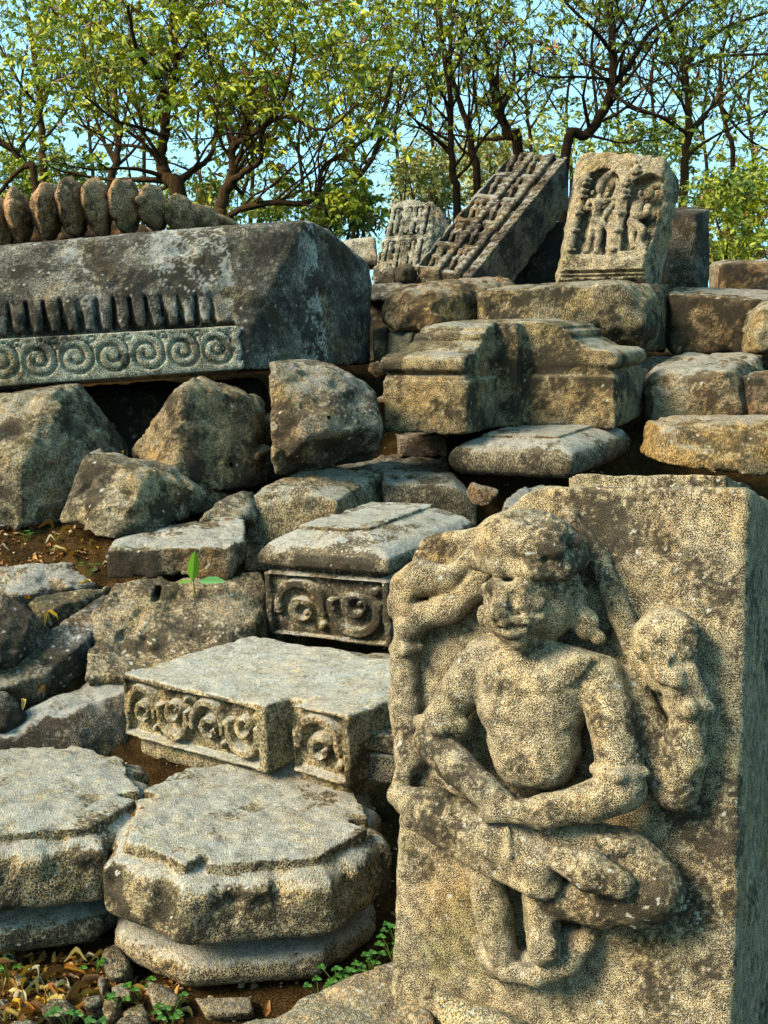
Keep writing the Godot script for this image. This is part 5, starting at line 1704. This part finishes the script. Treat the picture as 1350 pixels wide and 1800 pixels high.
func tree(label: String, depth: float, trunk: Array, limbs: Array, crowns: Array, tone: int, size: float, s: int, group := "trees behind the stone pile", twiggy := 1.0, kind := 0) -> void:
	# trunk and limbs: [px, py, thickness in px, how much farther than depth]; the first trunk point is the lowest one seen
	var r := RandomNumberGenerator.new()
	r.seed = s * 101 + 7
	var root := Node3D.new()
	var foot := at(trunk[0][0], trunk[0][1], depth)
	foot.y = height(foot.x, foot.z) - 0.1
	root.position = foot
	put(root, "tree")
	tag(root, label, "tree", group)
	var spots := []
	var twigs := SurfaceTool.new()
	twigs.begin(Mesh.PRIMITIVE_TRIANGLES)
	var all := [trunk] + limbs
	for n in all.size():
		var line := PackedVector3Array()
		var rad := PackedFloat32Array()
		if n == 0:
			line.append(foot - root.position)
			rad.append(trunk[0][2] * 1.2)
		for q in all[n]:
			line.append(at(q[0], q[1], depth + (q[3] if q.size() > 3 else 0.0)) - root.position)
			rad.append(q[2])
		var fine := curve_points(line, 5)
		var fr := PackedFloat32Array()
		for i in fine.size():
			var t := minf(i / 5.0, rad.size() - 1.0)
			var k := mini(int(t), rad.size() - 2)
			fr.append(lerpf(rad[k], rad[k + 1], t - k) * 0.43 / FOCAL * depth)
			var w := fr[i] * 0.7
			if i > 0 and i < fine.size() - 1:
				fine[i] += Vector3(n_mid.get_noise_3dv(fine[i] + foot), 0, n_mid.get_noise_3dv(fine[i] * 1.3)) * w
		var st := SurfaceTool.new()
		st.begin(Mesh.PRIMITIVE_TRIANGLES)
		tube(st, fine, fr, 8)
		var o := MeshInstance3D.new()
		o.mesh = st.commit()
		o.mesh.surface_set_material(0, bark_material(kind))
		put(o, "trunk" if n == 0 else "limb", root)
		# side branches and twigs
		var from := 8 if n == 0 else 2
		for i in range(from, fine.size()):
			if r.randf() > 0.5 * twiggy:
				continue
			var dir := (fine[mini(i + 1, fine.size() - 1)] - fine[maxi(0, i - 1)]).normalized()
			branch(twigs, fine[i], dir, r.randf_range(0.5, 1.3) * depth / 11.0, fr[i] * 0.45, 2, r, spots, root.position)
	var o := MeshInstance3D.new()
	o.mesh = twigs.commit()
	if o.mesh.get_surface_count():
		o.mesh.surface_set_material(0, bark_material(kind))
		put(o, "twigs", root)
		tag(o, "", "", "", "stuff")
	fill_crowns(crowns, depth, spots, r)
	foliage(root, spots, tone, size, r)

var thin := 0.52
func fill_crowns(crowns: Array, depth: float, spots: Array, r: RandomNumberGenerator) -> void:
	for c in crowns:   # [px, py, half width, half height, how many, half depth]
		var centre := at(c[0], c[1], depth)
		var hx: float = c[2] / FOCAL * depth
		var hy: float = c[3] / FOCAL * depth
		for i in int(c[4] * thin):
			var q := Vector3(r.randf_range(-1, 1), r.randf_range(-1, 1), r.randf_range(-1, 1))
			if q.length() > 1.0:
				q = q.normalized() * pow(r.randf(), 0.4)
			var p: Vector3 = centre + q * Vector3(hx, hy, c[5])
			if n_low.get_noise_3dv(p * 0.45 * 11.0 / depth) + 0.3 * r.randf() < -0.08:
				continue
			spots.append(p)

func branch(st: SurfaceTool, from: Vector3, dir: Vector3, length: float, radius: float, level: int, r: RandomNumberGenerator, spots: Array, base: Vector3) -> void:
	var d := (dir * 0.6 + Vector3(r.randf_range(-1, 1), r.randf_range(-0.25, 0.9), r.randf_range(-1, 1))).normalized()
	var line := PackedVector3Array([from])
	var rad := PackedFloat32Array([maxf(radius, 0.004)])
	var p := from
	var n := 5
	for i in n:
		d = (d + Vector3(r.randf_range(-0.35, 0.35), r.randf_range(-0.2, 0.28), r.randf_range(-0.35, 0.35))).normalized()
		p += d * length / n
		line.append(p)
		rad.append(maxf(radius * (1.0 - 0.8 * (i + 1) / n), 0.0025))
		if level > 0 and i > 0 and r.randf() < 0.8:
			for k in 1:
				branch(st, p, d, length * r.randf_range(0.4, 0.65), maxf(radius * 0.45, 0.003), level - 1, r, spots, base)
		if level == 0 and i > 1 and r.randf() < 0.30:
			spots.append(p + base)
	tube(st, line, rad, 4 if level == 2 else 3)

func bush(label: String, crowns: Array, depth: float, tone: int, size: float, s: int) -> void:
	var r := RandomNumberGenerator.new()
	r.seed = s * 31 + 3
	var root := Node3D.new()
	var foot := at(crowns[0][0], crowns[0][1] + crowns[0][3], depth)
	foot.y = height(foot.x, foot.z) - 0.05
	root.position = foot
	put(root, "bush")
	tag(root, label, "bush", "bushes and undergrowth beyond the pile")
	var spots := []
	thin = 1.5
	fill_crowns(crowns, depth, spots, r)
	thin = 0.52
	var st := SurfaceTool.new()
	st.begin(Mesh.PRIMITIVE_TRIANGLES)
	for i in 9:
		if spots.is_empty():
			break
		var q: Vector3 = spots[r.randi() % spots.size()] - root.position
		tube(st, curve_points(PackedVector3Array([Vector3.ZERO, q * 0.5 + Vector3(r.randf_range(-0.2, 0.2), 0.1, r.randf_range(-0.2, 0.2)), q]), 4), PackedFloat32Array([0.03, 0.027, 0.024, 0.02, 0.017, 0.014, 0.011, 0.008, 0.006]), 5)
	var o := MeshInstance3D.new()
	o.mesh = st.commit()
	o.mesh.surface_set_material(0, bark_material(0))
	put(o, "stems", root)
	foliage(root, spots, tone, size, r)

func build_trees() -> void:
	make_sprays()
	# left group, near
	tree("stout forked tree with thick bent base behind the ribbed stone disc", 10.5, [[312, 350, 34], [296, 318, 30], [284, 290, 26], [288, 240, 22], [294, 190, 20], [300, 150, 18]],
		[[[294, 190, 15], [276, 140, 12, -0.3], [240, 85, 9, -0.6], [225, 10, 6, -0.9]], [[300, 150, 14], [312, 100, 11, -0.4], [300, 40, 8, -0.6], [320, -30, 6, -0.8]], [[312, 322, 18], [345, 295, 13, 0.2], [372, 270, 10, 0.4], [380, 210, 7, 0.5]], [[290, 240, 10], [250, 225, 7, -0.5], [205, 212, 5, -1.0], [150, 170, 4, -1.2]]],
		[[250, 90, 230, 130, 620, 1.3], [120, 40, 150, 110, 360, 1.3], [330, 180, 150, 90, 220, 1.2]], 0, 1.0, 1)
	tree("many-stemmed tree with a long low limb reaching right above the lintel", 9.6, [[392, 402, 26], [388, 372, 24], [400, 330, 22], [408, 300, 20], [410, 255, 17], [440, 225, 14]],
		[[[395, 385, 15], [430, 365, 13, -0.1], [480, 356, 12, -0.2], [535, 357, 11, -0.2], [560, 335, 11, -0.2], [568, 295, 9, -0.3], [610, 265, 8, -0.3], [660, 225, 6, -0.4], [690, 130, 4, -0.4]], [[408, 318, 15], [432, 300, 13, -0.2], [458, 280, 11, -0.3], [462, 225, 8, -0.5], [500, 170, 6, -0.7], [520, 80, 5, -0.9]], [[410, 255, 13], [450, 232, 10, -0.4], [500, 205, 8, -0.6], [570, 228, 6, -0.8], [630, 180, 4, -0.9]], [[410, 255, 11], [398, 190, 8, 0.3], [370, 120, 6, 0.5], [360, 30, 4, 0.6]], [[402, 300, 9], [425, 340, 9, 0.6], [440, 300, 8, 0.8], [470, 260, 6, 0.9], [520, 215, 4, 1.0]]],
		[[470, 90, 240, 140, 700, 1.2], [560, 40, 170, 90, 330, 1.0], [430, 200, 140, 70, 170, 1.0]], 0, 1.0, 2)
	tree("slanting thin tree rising right from behind the lintel's end", 10.8, [[548, 398, 15], [575, 360, 13], [625, 315, 12], [655, 278, 10], [672, 220, 8], [690, 120, 6]], [[[655, 278, 7], [700, 200, 5, 0.3], [725, 120, 4, 0.5], [735, 20, 3, 0.6]], [[625, 315, 6], [600, 290, 4, 0.3], [585, 240, 3, 0.4]]],
		[[640, 150, 110, 150, 210, 1.2], [700, 60, 90, 90, 170, 1.0]], 0, 0.95, 3, "trees behind the stone pile", 0.8)
	tree("straight slim tree at the far left with pale bark", 13.0, [[76, 328, 17], [74, 270, 15], [72, 200, 14], [62, 110, 11], [50, 30, 8]], [[[74, 250, 7], [120, 190, 5, 0.4], [150, 120, 4, 0.6]], [[70, 190, 7], [30, 140, 5, -0.4], [-10, 60, 4, -0.5]]], [[70, 100, 130, 120, 300, 1.4], [20, 220, 70, 90, 60, 1.2]], 0, 1.05, 4, "trees behind the stone pile", 0.8, 2)
	tree("leaning tree behind the third and fourth ribs of the disc", 12.5, [[196, 345, 18], [204, 290, 16], [208, 240, 14], [202, 170, 11], [210, 70, 8]], [[[204, 290, 9], [185, 255, 8, 0.4], [168, 205, 6, 0.5], [145, 150, 5, 0.7]], [[207, 250, 7], [170, 190, 5, 0.5], [140, 110, 4, 0.7]]], [[190, 130, 130, 120, 300, 1.4]], 0, 1.0, 5, "trees behind the stone pile", 0.8)
	tree("low crooked tree bending out of the left picture edge", 12.0, [[62, 328, 16], [45, 290, 14], [20, 262, 12], [-15, 245, 10]], [[[45, 290, 9], [18, 315, 9, 0.3], [-10, 350, 8, 0.4]], [[30, 270, 7], [60, 225, 5, 0.5], [85, 190, 4, 0.7]]], [[10, 200, 90, 80, 130, 1.0]], 0, 1.0, 6, "trees behind the stone pile", 0.9)
	# middle, slender
	tree("slender tree left of the leaning jamb's top, nearer of a pair", 11.5, [[803, 362, 16], [797, 310, 15], [792, 250, 13], [790, 160, 11], [778, 80, 9], [772, -20, 7]], [[[791, 190, 7], [760, 130, 5, -0.3], [740, 60, 4, -0.5]], [[785, 110, 6], [820, 40, 4, 0.3], [835, -20, 3, 0.4]]], [[760, 60, 110, 90, 230, 1.2], [800, 200, 60, 80, 35, 1.0]], 0, 1.0, 7, "trees behind the stone pile", 0.9, 1)
	tree("slender dark tree right of the nearer one of the pair, curving left", 12.2, [[838, 335, 16], [832, 270, 15], [822, 220, 13], [805, 170, 11], [790, 100, 9], [800, 0, 7]], [[[822, 220, 8], [838, 185, 6, 0.3], [832, 120, 5, 0.4], [850, 50, 4, 0.5]]], [[820, 90, 90, 100, 170, 1.2]], 0, 1.0, 8, "trees behind the stone pile", 0.9, 1)
	tree("tree slanting up to the left from behind the top of the leaning jamb", 12.8, [[910, 272, 22], [896, 240, 20], [878, 195, 16], [862, 130, 13], [848, 60, 10], [832, -20, 8]], [[[880, 198, 10], [900, 150, 7, 0.3], [903, 90, 6, 0.4], [870, 50, 4, 0.5]], [[862, 130, 8], [830, 90, 5, -0.3], [812, 20, 4, -0.4]]], [[860, 60, 100, 90, 190, 1.2], [900, 180, 60, 80, 45, 1.0]], 0, 1.0, 9, "trees behind the stone pile", 0.9, 1)
	tree("dark tree rising right from between the jamb and the two-figure slab", 11.2, [[996, 272, 20], [1030, 238, 20], [1058, 200, 20], [1074, 160, 18], [1078, 100, 17], [1074, 40, 15], [1066, -20, 13]],
		[[[1076, 150, 13], [1110, 110, 11, 0.2], [1140, 60, 10, 0.3], [1190, 20, 8, 0.4], [1240, -20, 6, 0.5]], [[1074, 140, 7], [1020, 135, 5, -0.3], [960, 135, 4, -0.5], [930, 120, 3, -0.6]], [[1078, 95, 10], [1050, 60, 8, -0.3], [1000, 10, 6, -0.4], [985, -20, 5, -0.4]], [[1072, 165, 8], [1120, 190, 6, -0.4], [1180, 210, 5, -0.5]], [[1050, 212, 8], [1046, 160, 7, 0.5], [1040, 80, 6, 0.7], [1060, -10, 4, 0.8]]],
		[[1000, 130, 90, 60, 55, 1.0], [1130, 40, 170, 70, 90, 1.2], [1000, 20, 120, 60, 60, 1.0]], 1, 0.9, 10, "trees behind the stone pile", 1.0, 1)
	tree("brown tree with forked crown behind the dark post", 11.6, [[1203, 312, 18], [1206, 270, 16], [1211, 220, 15], [1208, 160, 14], [1202, 110, 14], [1175, 40, 12], [1150, -20, 10]],
		[[[1206, 120, 11], [1222, 95, 9, 0.2], [1265, 55, 7, 0.4], [1310, 35, 6, 0.5], [1370, 15, 5, 0.6]], [[1210, 230, 8], [1250, 190, 7, 0.3], [1300, 140, 5, 0.5], [1360, 90, 4, 0.6]], [[1207, 235, 8], [1160, 205, 7, -0.3], [1110, 190, 6, -0.4], [1080, 160, 4, -0.5]], [[1209, 118, 7], [1260, 100, 6, -0.3], [1350, 95, 5, -0.4]]],
		[[1250, 130, 120, 90, 110, 1.2], [1300, 40, 110, 70, 90, 1.2], [1190, 220, 70, 60, 35, 0.9]], 1, 0.95, 11, "trees behind the stone pile", 1.0)
	tree("thin dark tree near the right picture edge", 13.5, [[1288, 300, 11], [1278, 230, 10], [1266, 170, 9], [1268, 100, 7], [1290, 20, 5]], [[[1270, 190, 6], [1310, 240, 5, 0.2], [1360, 270, 4, 0.3]]], [[1290, 160, 90, 120, 150, 1.4], [1330, 250, 60, 60, 80, 1.2]], 1, 1.0, 12, "trees behind the stone pile", 0.9, 1)
	# far woods: each a tree with its own thin trunk and pale crown
	var far := [[40, 200, 1], [160, 230, 1], [250, 200, 0], [350, 260, 1], [440, 210, 1], [530, 270, 1], [620, 230, 0], [700, 250, 2], [760, 210, 2], [830, 260, 2], [930, 190, 2], [1000, 220, 1], [1090, 210, 1], [1150, 170, 1], [1240, 240, 2], [1320, 200, 1]]
	var sort_ := ["dark green", "yellow green", "pale yellow"]
	for i in far.size():
		var x: float = far[i][0]
		var y: float = far[i][1]
		var q: int = far[i][2]
		var near: String = ["at the far left edge", "behind the first ribs of the disc", "behind the forked tree", "between forked and many-stemmed trees", "behind the many-stemmed tree", "behind the long low limb", "over the lintel's right end", "left of the carved stele", "above the carved stele", "behind the slender pair", "above the leaning jamb", "above the two-figure slab", "behind the two-figure slab's right edge", "between the dark and the brown tree", "behind the brown tree", "at the far right edge"][i]
		tree("distant slim tree with %s crown %s" % [["yellow green", "dark green", "pale yellow"][q], near], 17.0 + (i * 7 % 5) * 1.6, [[x, y + 190, 9], [x + 4, y + 80, 8], [x - 5, y - 20, 6], [x + 8, y - 120, 4]], [[[x, y + 40, 5], [x + 40, y - 30, 4], [x + 60, y - 110, 3]], [[x + 2, y + 10, 5], [x - 40, y - 60, 4], [x - 50, y - 130, 3]]],
			[[x, y + 10, 95, 120, 150, 1.8], [x, y + 130, 90, 70, 130, 1.5]], q, 1.25, 20 + i, "far trees behind the pile", 0.35, 1)
	bush("dense green bush at the right behind the low reddish block", [[1290, 400, 90, 90, 420, 1.0], [1340, 330, 60, 60, 190, 0.8]], 10.5, 0, 0.85, 41)
	bush("leafy bush right of the dark post with dry brown twigs", [[1265, 330, 60, 40, 130, 0.8], [1300, 450, 70, 50, 200, 0.7]], 9.6, 1, 0.8, 42)
	bush("dark bush behind the lintel's right end and the stele", [[610, 370, 70, 45, 230, 0.7]], 9.8, 1, 1.0, 43)
	bush("yellow green bush between the stele and the slender trees", [[745, 320, 60, 60, 230, 0.9]], 12.5, 2, 1.1, 44)
	bush("pale green undergrowth behind the leaning jamb", [[860, 300, 80, 70, 260, 1.0]], 14.5, 2, 1.2, 45)
	bush("dark undergrowth behind the ribbed disc's right half", [[330, 350, 120, 45, 230, 0.9]], 12.5, 1, 1.1, 46)
	bush("dark undergrowth behind the ribbed disc's left half", [[90, 320, 120, 50, 210, 0.9]], 13.5, 1, 1.1, 47)
	bush("low green undergrowth behind the long limb, left of the stele", [[520, 360, 90, 40, 150, 0.9]], 14.0, 1, 1.1, 49)
	bush("pale undergrowth far behind the slender pair of trees", [[820, 270, 110, 60, 170, 1.2]], 18.5, 2, 1.3, 50)
	bush("yellow green undergrowth far behind the two-figure slab", [[1010, 250, 110, 50, 150, 1.2]], 18.0, 0, 1.3, 51)
	bush("green undergrowth far behind the first ribs of the disc", [[40, 300, 110, 60, 150, 1.2]], 18.0, 1, 1.3, 52)
	bush("green undergrowth between the two-figure slab and the brown tree", [[1130, 270, 90, 60, 210, 0.9]], 14.5, 1, 1.1, 48)

# ------------------------------------------------------------------ small plants
func ground_at(px: float, py: float) -> Vector3:
	var d := 1.6
	while d < 9.0:
		var p := at(px, py, d)
		if p.y < height(p.x, p.z):
			return p
		d += 0.01
	return at(px, py, 3.0)

func one_leaf(parent: Node3D, called: String, root: Vector3, along: Vector3, up: Vector3, length: float, width: float, c: Color, droop: float) -> void:
	var st := SurfaceTool.new()
	st.begin(Mesh.PRIMITIVE_TRIANGLES)
	leaf_blade(st, root, along.normalized(), up.normalized(), length, width, c, droop)
	var o := MeshInstance3D.new()
	o.mesh = st.commit()
	o.mesh.surface_set_material(0, leaf_material())
	put(o, called, parent)

func build_plants() -> void:
	var sprout := Node3D.new()
	sprout.position = at(338, 1022, 3.72)
	put(sprout, "green_sprout")
	tag(sprout, "bright green sprout with one upright and one flat leaf behind the leaning tan slab", "plant")
	var g := Color(0.12, 0.30, 0.03)
	one_leaf(sprout, "leaf", Vector3(0.0, 0.0, 0.0), Vector3(0.12, 1.0, 0.05), Vector3(0.1, -0.1, 1.0), 0.105, 0.045, Color(0.10, 0.22, 0.015), 0.12)
	one_leaf(sprout, "leaf", Vector3(0.02, 0.0, 0.0), Vector3(1.0, 0.12, 0.25), Vector3(0, 1, 0.5), 0.10, 0.045, Color(0.06, 0.16, 0.04), 0.1)
	one_leaf(sprout, "leaf", Vector3(0.0, 0.0, 0.01), Vector3(-1.0, 0.2, 0.4), Vector3(0, 1, 0.3), 0.045, 0.022, g, 0.2)
	var st := SurfaceTool.new()
	st.begin(Mesh.PRIMITIVE_TRIANGLES)
	st.set_color(Color(0.10, 0.16, 0.03))
	tube(st, PackedVector3Array([Vector3(0.01, -0.1, -0.02), Vector3(0.005, -0.04, -0.01), Vector3(0.003, 0.01, 0)]), PackedFloat32Array([0.003, 0.003, 0.002]), 5)
	var stem := MeshInstance3D.new()
	stem.mesh = st.commit()
	stem.mesh.surface_set_material(0, leaf_material())
	put(stem, "stem", sprout)
	# tiny weeds with round leaflets
	var weeds := [[560, 1735, 2.30, 7, "tiny green weed at the upper edge of the foreground slab, left end"], [590, 1722, 2.32, 12, "green weed on the foreground slab's upper edge, second from its left end"], [612, 1712, 2.33, 9, "green weed on the foreground slab's upper edge, third from its left end"], [650, 1692, 2.36, 12, "green weed under the capital near the statue slab"], [690, 1668, 2.40, 14, "tuft of green weed right against the statue slab's left edge"], [696, 1640, 2.43, 10, "upper tuft of weed beside the statue slab's left edge"],
		[165, 1702, 2.5, 7, "small weed beside the mossy grey stone"], [245, 1735, 2.4, 8, "small weed under the capital's front corner"], [302, 1770, 2.33, 7, "small weed below the brown squarish stone"], [298, 1795, 2.26, 9, "light green weed at the bottom edge below the capital"], [205, 1757, 2.33, 6, "tiny weed on the upright tan stone"], [120, 1786, 2.24, 8, "green weed among the fallen leaves at the bottom"], [158, 1793, 2.22, 8, "green weed at the bottom edge right of the rounded stones"], [12, 1702, 2.5, 10, "dark green weed at the left edge below the left capital"],
		[158, 1000, 3.9, 8, "small weed by the flat bluish stone"], [45, 945, 4.1, 7, "small pale weed on the leafy earth at the left"]]
	var r := RandomNumberGenerator.new()
	r.seed = 404
	for w in weeds:
		var o := Node3D.new()
		o.position = at(w[0], w[1], w[2])
		put(o, "weed")
		tag(o, w[4], "weed", "small weeds among the stones")
		var b := SurfaceTool.new()
		b.begin(Mesh.PRIMITIVE_TRIANGLES)
		var s := SurfaceTool.new()
		s.begin(Mesh.PRIMITIVE_TRIANGLES)
		for i in int(w[3] * 0.65):
			var tip := Vector3(r.randf_range(-0.03, 0.03), r.randf_range(0.0, 0.028), r.randf_range(-0.01, 0.03))
			s.set_color(Color(0.14, 0.2, 0.04))
			tube(s, PackedVector3Array([Vector3(0, -0.03, 0), tip * 0.5 + Vector3(0, -0.005, 0), tip]), PackedFloat32Array([0.0012, 0.001, 0.0008]), 3)
			for k in 3:
				var a := TAU * k / 3.0 + r.randf()
				leaf_blade(b, tip, Vector3(cos(a), 0.15, sin(a)), Vector3(r.randf_range(-0.3, 0.3), 1, 0.3).normalized(), 0.012, 0.010, Color(0.035, 0.10, 0.01) * r.randf_range(0.7, 1.3), 0.15)
		for q in [["leaflets", b], ["stems", s]]:
			var me := MeshInstance3D.new()
			me.mesh = q[1].commit()
			me.mesh.surface_set_material(0, leaf_material())
			put(me, q[0], o)
			tag(me, "", "", "", "stuff")

# ------------------------------------------------------------------ fallen leaves
func build_litter() -> void:
	var r := RandomNumberGenerator.new()
	r.seed = 515
	var tones := [Color(0.50, 0.22, 0.03), Color(0.50, 0.28, 0.05), Color(0.32, 0.13, 0.03), Color(0.46, 0.33, 0.09), Color(0.40, 0.17, 0.04), Color(0.46, 0.40, 0.24), Color(0.20, 0.11, 0.05), Color(0.54, 0.33, 0.03)]
	var names := ["orange", "amber", "rust brown", "straw yellow", "reddish brown", "pale buff", "dark brown", "golden"]
	var meshes: Array[ArrayMesh] = []
	for i in 8:
		for k in 3:
			var st := SurfaceTool.new()
			st.begin(Mesh.PRIMITIVE_TRIANGLES)
			var l := r.randf_range(0.05, 0.085)
			var w := l * r.randf_range(0.26, 0.42)
			# a dry leaf, curled along and across
			var rows := []
			for a in 7:
				var t := a / 6.0
				var half := w * 0.5 * pow(sin(PI * clampf(t * 0.94 + 0.03, 0, 1)), 0.7)
				var row := []
				for b in 5:
					var s := (b - 2) / 2.0
					row.append(Vector3(s * half * (1.0 - 0.3 * k * absf(s)), (0.5 + 0.5 * k) * half * s * s + 0.016 * (k - 0.6) * sin(t * PI) + 0.006 * sin(t * 9.0 + i), (t - 0.5) * l))
				rows.append(row)
			for a in 6:
				for b in 4:
					for p: Vector3 in [rows[a][b], rows[a][b + 1], rows[a + 1][b + 1], rows[a][b], rows[a + 1][b + 1], rows[a + 1][b]]:
						st.set_color(tones[i] * 0.62 * (0.9 + 0.2 * absf(b - 1.5) / 1.5))
						st.add_vertex(p)
			st.generate_normals()
			var me := st.commit()
			me.surface_set_material(0, leaf_material())
			meshes.append(me)
	var places := [[[0, 190, 1690, 1800], 130, "in the litter at the bottom left"], [[0, 170, 935, 990], 26, "on the earth bank at the left"], [[30, 190, 985, 1010], 8, "on the earth bank at the left"], [[440, 700, 1128, 1150], 0, ""], [[170, 330, 1730, 1800], 22, "among the pebbles under the capital"]]
	for q in places:
		for i in int(q[1]):
			var n := r.randi() % meshes.size()
			var px := r.randf_range(q[0][0], q[0][1])
			var py := r.randf_range(q[0][2], q[0][3])
			leaf_thing(meshes[n], ground_at(px, py), "dry %s fallen leaf lying %s" % [names[n / 3], q[2]], r, "fallen leaves " + q[2])
	# single leaves on the stones
	for q in [[262, 1430, 2.74, 1, "orange leaf caught between the two octagonal capitals"], [246, 1447, 2.70, 4, "rust leaf below the orange one between the capitals"], [215, 806, 4.40, 1, "dry leaf by the small reddish stone under the pointed rock"], [90, 1093, 3.58, 7, "golden leaves' largest one at the top of the long slab"], [84, 1101, 3.56, 3, "straw leaf beside the golden one at the long slab"], [150, 1030, 3.80, 7, "golden leaf on the rugged pale stone"], [48, 1050, 3.72, 0, "orange leaf on the rugged pale stone's left end"], [40, 1243, 3.2, 3, "yellow leaf between long slab and beam"], [72, 1228, 3.3, 2, "rust leaf at the upper edge of the stone beam"], [470, 1782, 2.30, 2, "rust brown leaf in the gap under the capital's ring"], [3, 1712, 2.4, 2, "rust leaf standing at the left edge below the left capital"]]:
		leaf_thing(meshes[q[3] * 3 + r.randi() % 3], at(q[0], q[1], q[2]), q[4], r, "")
	# the small crumbled rest
	var mm := MultiMesh.new()
	mm.transform_format = MultiMesh.TRANSFORM_3D
	mm.mesh = meshes[6]
	mm.instance_count = 1100
	for i in 1100:
		var p: Vector3
		if i > 420:
			p = Vector3(r.randf_range(-1.6, 1.0), 0.0, -r.randf_range(2.5, 5.6))
			p.y = height(p.x, p.z)
		elif i % 3 > 0:
			p = ground_at(r.randf_range(-20, 330), r.randf_range(1670, 1810))
		else:
			p = ground_at(r.randf_range(-20, 190), r.randf_range(925, 1000))
		mm.set_instance_transform(i, Transform3D(Basis.from_euler(Vector3(r.randf_range(-0.7, 0.7), r.randf_range(0, TAU), r.randf_range(-0.7, 0.7))).scaled(Vector3.ONE * r.randf_range(0.2, 0.55)), p + Vector3(0, 0.004, 0)))
	var o := MultiMeshInstance3D.new()
	o.multimesh = mm
	put(o, "leaf_crumbs")
	tag(o, "small crumbled leaf bits scattered over the earth between the stones", "leaf litter", "", "stuff")

func build_gravel() -> void:
	# stone chips and crumbs that nobody could count, strewn over the soil
	var r := RandomNumberGenerator.new()
	r.seed = 88
	for s in 3:
		var list := []
		for i in 9:
			list.append(Vector3(r.randf_range(-1, 1), r.randf_range(-0.6, 0.6), r.randf_range(-1, 1)).normalized() * r.randf_range(0.7, 1.1))
		var planes := hull_planes(list)
		var m := polygonise(func(p: Vector3) -> float:
			var d := -1e9
			for pl in planes:
				d = maxf(d, pl.distance_to(p))
			return d, Vector3.ONE * -1.3, Vector3.ONE * 1.3, 0.3, 1.6)
		var a := []
		a.resize(Mesh.ARRAY_MAX)
		a[Mesh.ARRAY_VERTEX] = m[0]
		a[Mesh.ARRAY_NORMAL] = m[1]
		a[Mesh.ARRAY_INDEX] = m[2]
		var me := ArrayMesh.new()
		me.add_surface_from_arrays(Mesh.PRIMITIVE_TRIANGLES, a)
		var mat := StandardMaterial3D.new()
		mat.resource_name = "stone_chip"
		mat.albedo_color = [Color(0.55, 0.48, 0.36), Color(0.42, 0.36, 0.28), Color(0.48, 0.38, 0.24)][s]
		mat.roughness = 0.95
		me.surface_set_material(0, mat)
		var mm := MultiMesh.new()
		mm.transform_format = MultiMesh.TRANSFORM_3D
		mm.mesh = me
		mm.instance_count = 900
		for i in 900:
			var p := Vector3(r.randf_range(-1.7, 1.1), 0.0, -r.randf_range(2.1, 5.6))
			p.y = height(p.x, p.z)
			var k := 0.004 + 0.016 * pow(r.randf(), 3.0)
			mm.set_instance_transform(i, Transform3D(Basis.from_euler(Vector3(r.randf_range(-0.5, 0.5), r.randf_range(0, TAU), r.randf_range(-0.5, 0.5))).scaled(Vector3(k, k * 0.7, k)), p + Vector3(0, k * 0.2, 0)))
		var o := MultiMeshInstance3D.new()
		o.multimesh = mm
		put(o, "gravel")
		tag(o, ["pale tan stone chips strewn over the soil", "grey brown stone chips strewn over the soil", "ochre stone chips strewn over the soil"][s], "gravel", "", "stuff")

func leaf_thing(me: ArrayMesh, p: Vector3, label: String, r: RandomNumberGenerator, group: String) -> void:
	var o := MeshInstance3D.new()
	o.mesh = me
	o.transform = Transform3D(Basis.from_euler(Vector3(r.randf_range(-0.5, 0.5), r.randf_range(0, TAU), r.randf_range(-0.5, 0.5))).scaled(Vector3.ONE * r.randf_range(0.5, 0.95)), p + Vector3(0, r.randf_range(0.004, 0.014), 0))
	put(o, "fallen_leaf")
	tag(o, label, "leaf", group)
